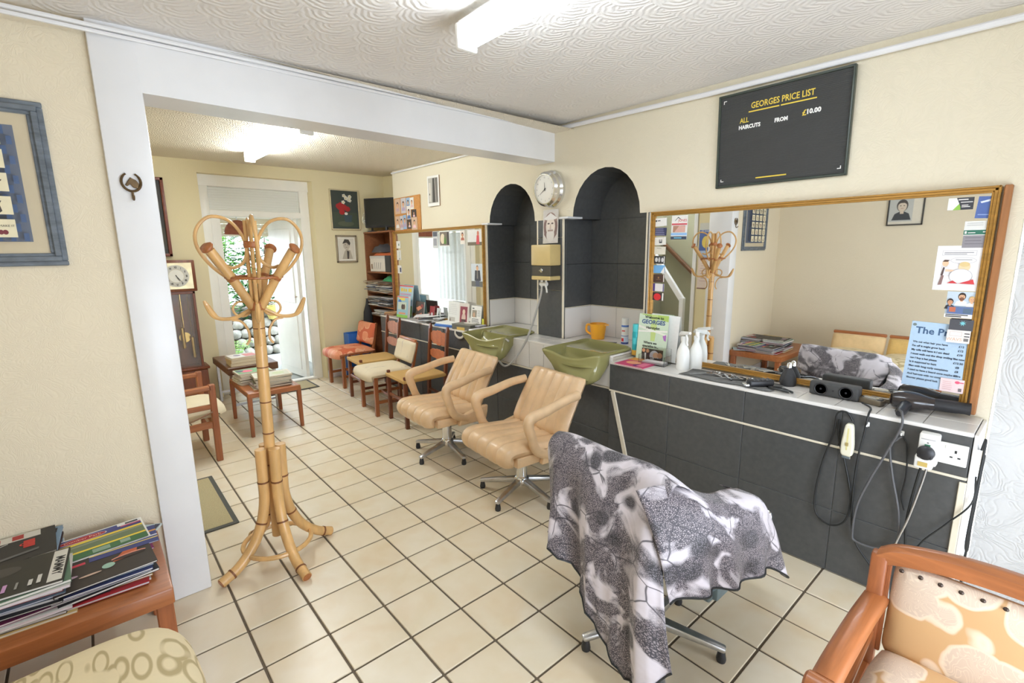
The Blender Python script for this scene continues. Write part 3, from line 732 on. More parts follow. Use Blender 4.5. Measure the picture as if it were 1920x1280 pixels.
# welcome sign and the blank sheet behind it
Gr, Bl, Bk = (176, 206, 120), (64, 92, 140), (44, 44, 44)
its = [('p', [(-.105, .148), (.105, .11), (.105, .148)], (172, 200, 104)), ('p', [(-.02, .148), (.03, .148), (.02, -.02), (-.01, -.02)], (196, 216, 136)), ('p', [(-.105, .06), (.105, .02), (.105, .03), (-.105, .075)], (236, 238, 226)), ('p', [(-.105, .03), (.105, .045), (.105, .055), (-.105, .04)], (240, 240, 232)),
       ('t', 'Welcome to', .005, .122, .024, {'bold': .0008, 'wide': 1.1}, (40, 58, 40)), ('t', 'GEORGES', -.0, .088, .036, {'bold': .0012, 'wide': 1.08}, Bl), ('t', 'Hairstylist', .0, .056, .022, {'bold': .0006, 'wide': 1.1}, Bk),
       ('p', [(.075, .02), (.1, .03), (.1, -.012), (.085, -.005)], (176, 116, 190)), ('t', 'Where we', -.01, -.040, .022, {'bold': .0006}, Bk), ('t', 'specialise in...', -.005, -.062, .022, {'bold': .0006}, Bk),
       ('r', -.065, -.145, .155, .075, (52, 46, 44)), ('e', -.05, -.085, .012, .012, SK), ('e', -.02, -.085, .012, .012, SK), ('p', [(-.045, -.1), (-.03, -.1), (-.03, -.145), (-.04, -.145)], (236, 236, 234)), ('e', .03, -.112, .034, .034, (222, 216, 222)), ('e', .04, -.108, .02, .02, SK2), ('e', .07, -.105, .018, .018, SK), ('r', .03, -.146, .05, .022, (46, 44, 48)), ('r', -.005, -.128, .026, .004, (80, 70, 70))]
sheet('welcome_sign', 'green and white Welcome to GEORGES hairstylist card propped on the counter', 'sign', .215, .30, (206, 224, 200), its, RW, (2.362, -.535, ZT+.150), 0, lean=-.10)
sheet('paper_sheet', 'blank white sheet propped behind the welcome card', 'paper', .20, .29, (238, 238, 236), [], RW, (2.390, -.60, ZT+.155), -.03, lean=-.07)
# leaflet holder with leaflets, two magazines
lh = thing('card_holder', 'clear plastic holder of white cards in front of the welcome sign', 'card holder', (2.30, -.60, ZT), math.radians(5))
for (c, d) in (((0, 0, .004), (.09, .17, .004)), ((-.045, 0, .02), (.003, .17, .04)), ((.045, 0, .05), (.003, .17, .1)), ((0, .085, .03), (.09, .003, .06)), ((0, -.085, .03), (.09, .003, .06))): B().box(c, d).obj('panel', glass, lh, smooth=0)
def booklet(name, label, cat, w, h, t, cover, items, loc, rz, edge=(232, 228, 220), group=None, base=None, tiltx=0, back=None):
    "a magazine or book: page block, covers, flat print on the front"
    r = thing(name, label, cat, loc, rz, group)
    if base is not None: r.matrix_world = Matrix.Translation(loc) @ base @ Matrix.Rotation(tiltx, 4, 'X') @ Matrix.Rotation(rz, 4, 'Z')
    B().box((0, 0, t/2), (w-.004, h-.004, max(.0012, t-.0012))).obj('pages', flat(edge), r, smooth=0)
    b = B(); b.box((0, 0, t-.0004), (w, h, .0008)); b.box((0, 0, .0004), (w, h, .0008)); b.box((-w/2, 0, t/2), (.0012, h, t))
    b.obj('cover', flat(cover), r, smooth=0)
    if items: print_mesh(items, r, t+.0001)
    return r
for i in range(3): tag(atl(B().box((0, 0, 0), (.06, .14, .003)).obj('card', flat((238, 236, 236) if i else (214, 204, 220)), None), 2.30, -.60, ZT+.0085+.0036*i, .05), ('lowest', 'middle', 'top')[i]+' white card lying in the clear holder', 'card', 'cards in the clear holder')
booklet('magazine', 'pink and orange flyer lying on the front edge of the counter under the holder', 'magazine', .20, .29, .006, (196, 64, 110), [('p', [(-.1, -.14), (.1, -.1), (.1, .0), (-.1, -.03)], (216, 150, 70)), ('e', .02, .05, .05, .04, (232, 160, 120)), ('e', -.04, .1, .03, .03, (120, 40, 110)), ('r', -.09, .02, .05, .1, (226, 120, 150)), ('r', -.08, -.125, .15, .02, (226, 200, 110))], (2.27, -.52, ZT+.0005), math.radians(92)).location.z = ZT-.0065+.007
def spray(label, x, y, rz):
    t = thing('spray_bottle', label, 'spray bottle', (x, y, ZT), rz, 'white trigger spray bottles')
    m = mat('milky_plastic', s2l((238, 238, 234)), .35, fn=f_mottle(8, .98, 1.01)) if 'milky_plastic' not in MATS else MATS['milky_plastic']
    B().lathe([(.004, 0), (.036, 0), (.038, .006), (.038, .085), (.034, .115), (.020, .15), (.014, .165), (.014, .178), (.004, .178)], 28).obj('bottle', m, t)
    h = B(); h.lathe([(.016, .172), (.017, .196), (.012, .2)], 16)
    h.bar((.028, 0, .212), (-.05, 0, .226), .022, .028, bev=.006, seg=2, w2=.016, h2=.018); h.tube([(-.05, 0, .227), (-.064, 0, .228)], .008, 8); h.bar((.028, 0, .212), (.05, 0, .196), .02, .024, bev=.005, w2=.014, h2=.012)
    h.obj('spray_head', m, t)
    tr = B(); tr.tube(smoothpath([(-.022, 0, .214), (-.036, 0, .19), (-.034, 0, .165), (-.044, 0, .15)], 4), [.006]*12+[.004], 6); tr.obj('trigger', m, t)
    return t
spray('white trigger spray bottle standing nearer the counter front edge', 2.30, -.79, math.radians(60))
spray('white trigger spray bottle standing behind the other, close to the mirror', 2.375, -.83, math.radians(215))
# tool roll with scissors, clips, brush
gm = mat('grey_felt', s2l((108, 108, 106)), .85, fn=f_mottle(50, .88, 1.1))
b = B(); rows = []
for i in range(13):
    y = -.835-.50*i/12; rows.append([(2.172+.012*math.sin(i*.9)*(i < 12)+.01*(i in (0, 12)), y, ZT+.002+.004*abs(math.sin(i*1.1))), (2.26, y-.01, ZT+.002), (2.35-.012*(i in (0, 12)), y+.01*math.sin(i), ZT+.003)])
b.grid(rows); o = b.obj('tool_roll', gm, None, mods=[('SOLIDIFY', dict(thickness=.0025, offset=1))]); tag(o, 'open grey cloth tool roll spread along the counter edge', 'tool roll')
def scissors(label, x, y, rz, l=.16, m=chrome):
    t = thing('scissors', label, 'scissors', (x, y, ZT+.011), rz, 'scissors on the tool roll')
    for s in (-1, 1):
        b = B(); b.prism([(0, -.004*s), (l*.6, .0), (0, .005*s)], .003, Matrix.Translation((0, 0, .0015*s)) @ Matrix.Rotation(s*.08, 4, 'Z'))
        b.bar((0, 0, 0), (-l*.25, -.010*s, 0), .006, .004); b.tube([(-l*.25-.014+.014*math.cos(a*PI/4), -.016*s+.011*math.sin(a*PI/4), 0) for a in range(8)], .003, 6, True)
        b.obj('blade', m, t)
    return t
for i, (x, y, rz, lb) in enumerate(((2.28, -.965, 2.5, 'long bright scissors at the niche end of the tool roll'), (2.30, -1.04, 2.1, 'short steel scissors next to the long pair on the tool roll'), (2.27, -1.10, 2.4, 'short steel scissors amid the hair clips nearer the counter edge'), (2.29, -1.16, 2.2, 'short steel scissors nearest the black clipper on the tool roll'))): scissors(lb, x, y, rz, .19 if i == 0 else .15)
dk = mat('dark_steel', s2l((70, 72, 74)), .3, .7, fn=f_mottle(40, .85, 1.2))
for i in range(9):
    r = random.Random(i); t = B(); t.bar((-.035, 0, 0), (.035, 0, .002), .010, .006, bev=.002); t.bar((-.01, 0, .006), (.035, .003, .006), .007, .004, bev=.001)
    o = t.obj('hair_clip', chrome if i % 2 else dk, None); atl(o, 2.25+.06*r.random(), -1.0-.026*i, ZT+.0095+.006*(i % 2), r.uniform(.2, 1.3)); tag(o, 'small %s hair clip, %s from the niche end of the tool roll' % ('shiny' if i % 2 else 'dark', ORD[i]), 'hair clip', 'hair clips on the tool roll')
bs = thing('clipper_case', 'black ridged clipper lying at the speaker end of the tool roll', 'clipper', (2.23, -1.265, ZT+.026), math.radians(140))
B().box((0, 0, 0), (.13, .045, .036), bev=.012, seg=3).obj('body', black_plastic, bs)
for s in range(5): B().box((-.045+.022*s, 0, .018), (.006, .04, .006), bev=.002).obj('ridge', grey_plastic, bs)
B().bar((.062, 0, -.008), (.085, 0, -.010), .04, .012, bev=.003).obj('blade', chrome, bs)
B().lathe([(.004, 0), (.02, .004), (.023, .015), (.004, .02)], 16, Matrix.Translation((-.05, -.04, -.016))).obj('dial', grey_plastic, bs)
nb = thing('neck_brush', 'black neck duster brush with a silver neck standing beside the speaker', 'brush', (2.375, -1.345, ZT))
B().lathe([(.004, 0), (.034, 0), (.040, .02), (.036, .05), (.022, .08), (.013, .092), (.010, .098)], 24).obj('bristles', mat('black_bristle', s2l((48, 48, 50)), .6, fn=f_mottle(30, .7, 1.4, (80, .4, .004), 'Object', (1, 1, .2))), nb)
B().lathe([(.012, .092), (.011, .112), (.008, .12), (.004, .122)], 16).obj('ferrule', chrome, nb)
cb = B(); cb.tube(smoothpath([(-.03, -.05, 0), (-.01, -.02, .006), (.02, .0, .004), (.035, .04, 0), (.01, .055, .004), (-.02, .03, .006)], 4, True), .006, 6); atl(cb.obj('hair_clip', dk, None), 2.235, -1.365, ZT+.008, .3); tag(COL.objects[-1], 'dark curved clamp clip in front of the neck brush', 'hair clip')
spk = thing('bluetooth_speaker', 'black portable speaker with two round cones before the mirror', 'speaker', (2.315, -1.575, ZT), math.radians(0))
B().box((0, 0, .036), (.062, .205, .066), bev=.010, seg=3).obj('case', mat('charcoal_rubber', s2l((66, 66, 66)), .6, fn=f_mottle(60, .9, 1.1)), spk)
for s in (-1, 1):
    T = Matrix.Translation((-.031, s*.052, .036)) @ Matrix.Rotation(-PI/2, 4, 'Y')
    B().lathe([(.030, 0), (.030, .002), (.026, .002), (.022, -.001), (.008, -.002), (.003, .001)], 24, T).obj('cone', black_plastic, spk)
B().lathe([(.004, 0), (.004, .002)], 10, Matrix.Translation((-.031, 0, .036)) @ Matrix.Rotation(-PI/2, 4, 'Y')).obj('button', black_plastic, spk)
cl = thing('hair_trimmer', 'small bronze and black trimmer with a glossy top on the counter', 'trimmer', (2.315, -1.722, ZT), math.radians(75))
B().box((0, 0, .014), (.10, .055, .026), bev=.009, seg=3).obj('body', mat('bronze_plastic', s2l((110, 98, 80)), .3, .3, fn=f_mottle(20, .9, 1.1)), cl)
B().box((.005, 0, .029), (.06, .03, .006), bev=.003).obj('top_plate', chrome, cl); B().box((-.035, .0, .027), (.018, .03, .008), bev=.003).obj('switch', black_plastic, cl)
o = B().box((0, 0, .012), (.05, .075, .022), bev=.007, seg=2).obj('phone_charger', MATS['bronze_plastic'], None); atl(o, 2.385, -1.74, ZT, .15); tag(o, 'bronze box lying against the mirror behind the trimmer', 'box')
hd = thing('hair_dryer', 'black hair dryer with a long nozzle lying on the counter end', 'hair dryer', (2.325, -1.85, ZT+.042), math.radians(-80))
gb = mat('gloss_black', s2l((50, 44, 44)), .16, coat=.4, fn=f_mottle(12, .9, 1.1))
T = Matrix.Rotation(PI/2, 4, 'Y')
B().lathe([(.020, -.062), (.032, -.055), (.040, -.035), (.043, -.005), (.040, .03), (.030, .065), (.027, .085), (.022, .09)], 28, T).obj('barrel', gb, hd)
B().lathe([(.026, .08), (.026, .14), (.024, .185), (.026, .2), (.020, .2)], 24, T).obj('nozzle', black_plastic, hd)
hb = B(); hb.M = Matrix.Translation((-.005, -.02, -.008)); hb.tube([(0, 0, 0), (-.01, -.05, -.008), (-.018, -.10, -.014), (-.022, -.125, -.017)], [.022, .021, .019, .012], 12); hb.obj('handle', black_plastic, hd)
gr = B(); gr.lathe([(.024, -.0635), (.003, -.066)], 20, T); gr.obj('grille', grey_plastic, hd)
# ------------------------------------------------------------------ upholstered parts
def pad(path, w, t, ribs=0, depth=.007, m=40, wf=None, endt=.25, crown=.0):
    "cushion swept along path [(x,z)...]: top side carries lengthwise channels; returns rows for grid"
    P = smoothpath([(x, 0, z) for x, z in path], 5); n = len(P); rows = []; uvs = []
    L = 0
    for i, p in enumerate(P):
        d = (P[min(i+1, n-1)]-P[max(i-1, 0)]).normalized(); nr = Vector((-d.z, 0, d.x))
        if i: L += (p-P[i-1]).length
        s = i/(n-1); e = min(1, min(s, 1-s)*9+.02); tt = t*(endt+(1-endt)*math.sin(e*PI/2))
        ww = w*(wf(s) if wf else 1)*(1-.04*(1-math.sin(e*PI/2)))
        r = []; u = []
        for k in range(m+1):
            y = -ww/2+ww*k/m; q = abs(2*y/ww); h = tt/2*(1-q**9)**.5 if q < 1 else 0
            h += crown*(1-q*q)*math.sin(e*PI/2)
            if ribs:
                f = ((y/ww+.5)*ribs) % 1; g = min(f, 1-f); h -= depth*math.exp(-(g/.085)**2)*(1 if q < .96 else 0)
            r.append(p+nr*h+Vector((0, y, 0))); u.append((L, y))
        for k in range(m-1, 0, -1):
            y = -ww/2+ww*k/m; q = abs(2*y/ww)
            r.append(p-nr*(tt/2*(1-q**9)**.5)+Vector((0, y, 0))); u.append((L, y+1))
        rows.append(r); uvs.append(u)
    return rows, uvs
def padobj(name, ms, parent, *a, **k):
    rows, uvs = pad(*a, **k); b = B(); V = b.grid(rows, True, [u+[u[0]] for u in uvs] and [[(q[0], q[1]) for q in u] for u in uvs])
    b._f(V[0][::-1]); b._f(V[-1]); return b.obj(name, ms, parent, smooth=50)
def star_base(r, rad, rot, seat_z, footm):
    b = B(); b.lathe([(.004, .062), (.045, .066), (.05, .08), (.046, .105), (.036, .118), (.034, seat_z-.10), (.045, seat_z-.095), (.045, seat_z-.075), (.004, seat_z-.07)], 28); b.obj('column', chrome, r)
    for k in range(5):
        a = rot+2*PI*k/5; c, s = math.cos(a), math.sin(a)
        b = B(); b.bar((.03*c, .03*s, .09), (rad*c, rad*s, .052), .042, .034, bev=.008, seg=2, w2=.030, h2=.022); l = b.obj('leg', footm, r)
        g = B(); g.lathe([(.004, .0), (.016, .0), (.018, .012), (.014, .034), (.012, .045), (.004, .046)], 14, Matrix.Translation(((rad-.014)*c, (rad-.014)*s, 0))); g.obj('glide', black_plastic, l)
def styling_chair(label, loc, rot, vm, star_rot, extras=0, sz=.42, group='tan vinyl styling chairs', dx=0, bw=.52, ay=1, az=0):
    r = thing('styling_chair', label, 'chair', loc, rot, group)
    star_base(r, .275, star_rot, sz, alu)
    kids = set(r.children)
    padobj('seat', vm, r, [(-.235, sz-.10), (-.262, sz-.055), (-.235, sz-.025), (-.12, sz-.028), (.06, sz-.045), (.19, sz-.055)], .50, .085, 5, .010)
    padobj('backrest', vm, r, [(.13, sz-.03), (.165, sz+.06), (.225, sz+.17), (.285, sz+.27), (.318, sz+.315)], bw, .075, 6, .011, wf=lambda s: 1-.07*s)
    B().box((-.03, 0, sz-.085), (.36, .49, .06), bev=.008, seg=2).obj('seat_shell', vm, r)
    for s in (-1, 1):
        p = smoothpath([(.02, s*.262, sz-.085), (-.09, s*.268, sz-.03), (-.135, s*.272, sz+.07), (-.155, s*.274, sz+.145), (-.125, s*.274, sz+.178), (-.02, s*.272, sz+.195), (.12, s*.268, sz+.225), (.235, s*.258, sz+.235)], 5)
        p = [Vector((v.x, v.y*ay, v.z+az*(v.z-sz+.09)/.3)) for v in p]
        if dx: p = p[:-17]
        q = len(p); rr = [.028+.006*math.exp(-((i/q-.5)/.2)**2) for i in range(q)]
        b = B(); b.tube(p, rr, 12, sx=.82); b.obj('armrest', vm, r, smooth=60)
        b = B(); b.prism([(-.06, sz-.12), (.17, sz-.12), (.185, sz-.06), (.19, sz-.01), (.15, sz-.01), (-.04, sz-.05)], .035, Matrix.Translation((0, s*.262*ay+.0175, 0)) @ Matrix.Rotation(PI/2, 4, 'X')); b.obj('side_panel', vm, r, mods=[('BEVEL', dict(width=.008, segments=2))])
    if extras:
        b = B(); b.bar((-.02, .05, sz-.105), (-.17, .16, sz-.115), .02, .006, bev=.002); b.obj('lever', chrome, r)
        b = B(); b.tube([(.0, -.03, sz-.13), (.16, -.10, sz-.19), (.32, -.14, sz-.24)], .006, 6); b.tube([(.0, .03, sz-.13), (.18, .0, sz-.17), (.34, -.04, sz-.22)], .005, 6); b.obj('linkage', chrome, r)
    if dx:
        bpy.context.view_layer.update()
        for o in r.children:
            if o not in kids: o.location.x += dx
    return r
styling_chair('tan ribbed vinyl styling chair whose back tucks under the basin with the hose', (1.605, .72, 0), math.radians(-3), vinyl, 2.12, 1)
styling_chair('tan ribbed vinyl styling chair under the basin nearer the wide mirror', (1.60, -.125, 0), math.radians(-5), vinyl, 2.24, 1)
slate = mat('slate_vinyl', s2l((92, 108, 112)), .4, fn=f_mottle(20, .9, 1.1))
styling_chair('styling chair with slate grey seat hidden under the snake print cape', (1.175, -1.34, 0), math.radians(180), slate, math.radians(150)-PI, 0, .405, None, -.175, .37, .80, -.14)
# ------------------------------------------------------------------ snake print cape
def surf(C, k=5):
    "smooth patch through a grid of control points"
    R = [smoothpath(r, k) for r in C]; cols = [smoothpath([r[j] for r in R], k) for j in range(len(R[0]))]
    return [[cols[j][i] for j in range(len(cols))] for i in range(len(cols[0]))]
def uv_of(rows):
    u = []; base = [0]
    for j in range(1, len(rows[0])): base.append(base[-1]+(rows[0][j]-rows[0][j-1]).length)
    acc = [0]*len(base)
    for i, r in enumerate(rows):
        if i: acc = [a+(r[j]-rows[i-1][j]).length for j, a in enumerate(acc)]
        u.append([(base[j]+.1, acc[j]) for j in range(len(r))])
    return u
cape = thing('salon_cape', 'black and white snake print cape draped over the chair in front of the mirror', 'cape', (0, 0, 0))
# columns run from the far left corner of the backrest to the right; rows from the seat side over the ridge to the hem
cols = []
CP = [
 [(1.16, -.965, .62), (1.12, -.955, .72), (1.065, -.955, .782), (1.005, -.950, .74), (.985, -.975, .62), (.955, -1.005, .50), (.915, -1.03, .425)],
 [(1.19, -1.03, .60), (1.13, -1.03, .73), (1.065, -1.02, .788), (.985, -1.025, .72), (.945, -1.05, .60), (.905, -1.075, .48), (.88, -1.10, .40)],
 [(1.22, -1.14, .58), (1.14, -1.14, .72), (1.065, -1.13, .782), (.975, -1.14, .70), (.945, -1.16, .55), (.915, -1.20, .41), (.90, -1.215, .33)],
 [(1.24, -1.26, .58), (1.14, -1.26, .71), (1.06, -1.24, .776), (.955, -1.25, .67), (.895, -1.27, .50), (.865, -1.30, .33), (.855, -1.31, .225)],
 [(1.27, -1.36, .58), (1.16, -1.37, .715), (1.055, -1.35, .776), (.965, -1.36, .64), (.915, -1.39, .44), (.88, -1.42, .25), (.862, -1.445, .125)],
 [(1.27, -1.44, .59), (1.15, -1.455, .71), (1.04, -1.435, .77), (.93, -1.45, .63), (.865, -1.475, .44), (.835, -1.50, .26), (.82, -1.52, .135)],
 [(1.26, -1.50, .60), (1.13, -1.53, .70), (1.025, -1.50, .752), (.95, -1.515, .62), (.90, -1.55, .46), (.87, -1.585, .33), (.86, -1.61, .235)],
]
rows = surf([[Vector(p) for p in c] for c in CP], 7)
rows = [[rows[i][j] for i in range(len(rows))] for j in range(len(rows[0]))]
for i, r in enumerate(rows):      # long soft folds, stronger towards the hem
    f = max(0, (i/len(rows)-.42))
    for j, p in enumerate(r): p.x += .030*f*math.sin(j*.62+.5)+.010*f*math.sin(j*1.9); p.z += .008*f*math.sin(j*.5)
b = B(); b.grid(rows, False, uv_of(rows)); b.obj('back_drape', snake, cape, smooth=80, mods=[('SOLIDIFY', dict(thickness=.002))])
hem = [r+Vector((-.001, 0, 0)) for r in rows[-1]]
B().tube(hem, .0035, 5).obj('hem_binding', cable_m, cape)
CP2 = [
 [(.93, -1.42, .745), (.925, -1.47, .67), (.915, -1.525, .57), (.915, -1.55, .49), (.92, -1.565, .425)],
 [(1.0, -1.46, .755), (1.01, -1.525, .70), (1.015, -1.58, .60), (1.02, -1.60, .50), (1.03, -1.61, .42)],
 [(1.08, -1.49, .735), (1.09, -1.565, .70), (1.10, -1.625, .60), (1.10, -1.625, .48), (1.11, -1.63, .415)],
 [(1.18, -1.53, .69), (1.18, -1.60, .665), (1.18, -1.645, .57), (1.19, -1.655, .47), (1.20, -1.655, .395)],
 [(1.28, -1.54, .672), (1.28, -1.615, .65), (1.28, -1.66, .56), (1.28, -1.67, .47), (1.285, -1.675, .405)],
 [(1.37, -1.55, .65), (1.385, -1.63, .63), (1.375, -1.675, .55), (1.37, -1.695, .46), (1.36, -1.70, .405)],
 [(1.42, -1.52, .62), (1.445, -1.60, .59), (1.455, -1.655, .50), (1.455, -1.69, .40), (1.45, -1.715, .34)],
 [(1.43, -1.46, .61), (1.475, -1.54, .56), (1.49, -1.60, .46), (1.49, -1.65, .37), (1.485, -1.675, .33)],
]
rows = surf([[Vector(p) for p in c] for c in CP2], 6)
rows = [[rows[i][j] for i in range(len(rows))] for j in range(len(rows[0]))]
for i, r in enumerate(rows):
    f = max(0, i/len(rows)-.3)
    for j, p in enumerate(r): p.y += .022*f*math.sin(j*.7)
b = B(); b.grid(rows, False, [[(a+.8, c+.2) for a, c in r] for r in uv_of(rows)]); b.obj('arm_drape', snake, cape, smooth=80, mods=[('SOLIDIFY', dict(thickness=.002))])
B().tube([p+Vector((0, -.001, 0)) for p in rows[-1]], .0035, 5).obj('hem_binding', cable_m, cape)
CP3 = [[(1.16, y, .62), (1.20, y, .54), (1.28, y-.01, .505), (1.40, y-.01, .50), (1.47, y, .44)] for y in (-1.0, -1.12, -1.25, -1.38, -1.50)]
rows = surf([[Vector(p) for p in c] for c in CP3], 5); b = B(); b.grid(rows, False, uv_of(rows)); b.obj('seat_drape', snake, cape, smooth=80, mods=[('SOLIDIFY', dict(thickness=.002))])
# ------------------------------------------------------------------ bamboo coat stand
cs = thing('coat_stand', 'tall bamboo and cane coat stand with heart shaped loops beside the column', 'coat stand', (.247, .215, 0))
cs.rotation_euler = (math.radians(.7), math.radians(.8), 0)
b = B(); b.tube([(0, 0, .12), (0, 0, .4), (0, 0, .8), (0, 0, 1.29)], [.024, .0245, .025, .026], 16); pole = b.obj('pole', cane, cs)
for z in (.50, .66, .815, .985, 1.17): B().lathe([(.0245, z-.004), (.0265, z-.001), (.0265, z+.001), (.0245, z+.004)], 16, cap=False).obj('node_ring', cane_dark, pole)
feet = [(-.274, -.085), (.040, -.292), (.272, .018), (-.062, .250)]
for fx_, fy_ in feet:
    a = math.atan2(fy_, fx_); R = math.hypot(fx_, fy_); c, s = math.cos(a), math.sin(a)
    p = smoothpath([(c*r, s*r, z) for r, z in ((.048, .59), (.048, .45), (.05, .33), (.075, .22), (.125, .125), (.20, .055), (R, .022))], 5)
    q = len(p); l = B().tube(p, [.026-.003*i/q for i in range(q)], 12).obj('leg', cane, cs)
    for f in (.22, .52, .9):
        i = int(f*(q-1)); d = (p[i+1]-p[i-1]).normalized()
        B().tube([p[i]-d*.004, p[i]+d*.004], .0275-.002*f, 12).obj('node_ring', cane_dark, l)
    B().tube([p[-1], p[-1]+(p[-1]-p[-2]).normalized()*.003], .0195, 12).obj('foot_end', cane_bind, l)
B().tube([(.155*math.cos(k*PI/16), .155*math.sin(k*PI/16), .088) for k in range(32)], .0115, 8, True).obj('base_ring', cane, cs)
for k in range(4):
    a = math.radians((199, 147, 317, 52)[k]); c, s = math.cos(a), math.sin(a)
    pt = lambda r, z, o=0: (c*r-s*o, s*r+c*o, z)
    arm = B().tube([pt(.022, 1.27), pt(.10, 1.40), pt(.185, 1.525)], [.019, .019, .0185], 12).obj('arm', cane, cs)
    kn = B(); kn.lathe([(.004, -.004), (.020, 0), (.028, .008), (.027, .014), (.018, .022), (.004, .025)], 16, Matrix.Translation(pt(.187, 1.528)) @ Matrix.Rotation(a, 4, 'Z') @ Matrix.Rotation(.9, 4, 'Y')); kn.obj('knob', cane_bind, arm)
    B().tube([pt(.098, 1.397), pt(.106, 1.409)], .0212, 12).obj('node_ring', cane_bind, arm)
    aa = a; a = math.radians(-13)+k*PI/2; c, s = math.cos(a), math.sin(a)
    hl = smoothpath([pt(.085, 1.385, .012), pt(.16, 1.455, .02), pt(.207, 1.535, .02), pt(.205, 1.61, .014), (pt(.155, 1.665, .008)), pt(.085, 1.655, .004), pt(.04, 1.60, .002), pt(.022, 1.535), pt(.035, 1.475), pt(.075, 1.448), pt(.105, 1.455)], 5)
    B().tube(hl, .0072, 8).obj('heart_loop', cane, cs)
    B().tube([pt(.016, 1.27), pt(.02, 1.45), pt(.02, 1.655)], .0085, 8).obj('upright', cane, cs)
    rg = [(.115*math.cos(a+t*PI/16), .115*math.sin(a+t*PI/16), 1.405) for t in range(9)]; B().tube(rg, .006, 6).obj('ring_segment', cane_bind, cs)
    a2 = math.radians(-13)+k*PI/2; c, s = math.cos(a2), math.sin(a2)
    hk = smoothpath([pt(.02, 1.262), pt(.05, 1.245), pt(.095, 1.222), pt(.15, 1.222), pt(.178, 1.245), pt(.205, 1.305)], 5); q = len(hk)
    B().tube(hk, [.0085]*(q-9)+[.010, .011, .0125, .013, .013, .012, .011, .009, .006], 8).obj('hook', cane, cs)
    sc_ = [pt(.062+.036*math.cos(t*PI/8), 1.262+.034*math.sin(t*PI/8)) for t in range(16)]; B().tube(sc_, .0055, 6, True).obj('scroll', cane, cs)
    B().tube(smoothpath([pt(.105, 1.214), pt(.07, 1.205), pt(.045, 1.165), pt(.042, 1.12), pt(.056, 1.095)], 5), .0055, 6).obj('scroll', cane, cs)
B().lathe([(.030, 1.535), (.034, 1.54), (.034, 1.56), (.030, 1.565)], 14, cap=False).obj('binding', cane_bind, cs)
B().lathe([(.032, 1.255), (.036, 1.262), (.036, 1.285), (.031, 1.292)], 16, cap=False).obj('binding', cane_bind, cs)
# ------------------------------------------------------------------ rear chairs
def ladder_chair(label, loc, rot, slat_m):
    r = thing('ladder_back_chair', label, 'chair', loc, rot)
    for s in (-1, 1):
        b = B(); b.bar((-.20, s*.175, 0), (-.20, s*.175, .44), .034, .034, bev=.006, seg=2); b.bar((-.20, s*.175, .435), (-.20, s*.175, .462), .03, .03, bev=.008, seg=2); b.obj('front_leg', mahog, r)
        b = B(); b.bar((.19, s*.16, 0), (.20, s*.16, .44), .03, .034, bev=.005); b.bar((.20, s*.16, .43), (.235, s*.16, .80), .028, .032, bev=.005); b.prism([(-.016, 0), (.016, 0), (.006, .045), (-.006, .045)], .026, Matrix.Translation((.238, s*.16+.013, .80)) @ Matrix.Rotation(PI/2, 4, 'X')); b.obj('rear_post', mahog, r)
        B().bar((-.19, s*.17, .16), (.18, s*.158, .16), .018, .026, bev=.004).obj('stretcher', mahog, r)
    for z in (.24,): B().bar((-.20, -.17, z), (-.20, .17, z), .018, .03, bev=.004).obj('stretcher', mahog, r)
    B().bar((.195, -.155, .22), (.195, .155, .22), .018, .026, bev=.004).obj('stretcher', mahog, r)
    rows = []
    for i in range(9):
        x = -.225+.43*i/8; rows.append([(x-.0*(j in (0, 8)), (-.195+.39*j/8)*(1-.10*i/8), .438+.010*math.sin(PI*j/8)*0-.012*math.sin(PI*i/8)*math.sin(PI*j/8)) for j in range(9)])
    b = B(); b.grid(rows); b.obj('rush_seat', rush, r, mods=[('SOLIDIFY', dict(thickness=.035, offset=-1)), ('BEVEL', dict(width=.01, segments=2))])
    # carved back slats: lobed outline
    def slat(z, h, w):
        top = [(-1.06*w, .42*h), (-.86*w, .56*h), (-.72*w, .80*h), (-.5*w, .86*h), (-.34*w, .80*h), (-.14*w, 1.0*h), (0, .9*h), (.14*w, 1.0*h), (.34*w, .80*h), (.5*w, .86*h), (.72*w, .80*h), (.86*w, .56*h), (1.06*w, .42*h)]
        poly = top+[(x, -y) for x, y in reversed(top)]
        x0 = .2+(z-.44)*.097
        b = B(); b.prism([(p[0], p[1]) for p in poly], .014, Matrix.Translation((x0, 0, z)) @ Matrix(((0, 0, 1, 0), (1, 0, 0, 0), (0, 1, 0, 0), (0, 0, 0, 1)))); b.obj('back_slat', slat_m, r, mods=[('BEVEL', dict(width=.002, segments=1))])
    slat(.725, .072, .15); slat(.575, .05, .15)
    return r
carve1 = mat('carved_orange_wood', s2l((182, 104, 62)), .45, fn=f_mottle(26, .8, 1.12)); carve2 = mat('carved_pink_wood', s2l((182, 128, 108)), .5, fn=f_mottle(26, .82, 1.1))
ladder_chair('dark ladder back chair with rush seat and orange slats next to the tan chair', (1.84, 1.54, 0), math.radians(-4), carve1)
ladder_chair('dark ladder back chair with rush seat and dusty pink slats by the orange chair', (1.86, 2.46, 0), math.radians(-5), carve2)
beige_sk = mat('cream_brushed_cloth', s2l((218, 204, 176)), .75, fn=lambda t, c: t.mix(t.math('MULTIPLY', t.ramp(t.noise(t.coord('Object', (3, 9, 3)), 1.6, 3, .6, 1), [(.60, 0), (.70, 1)]), .7), t.mix(t.noise(t.coord(), 12), tuple(v*.93 for v in c), c), s2l((150, 134, 140))))
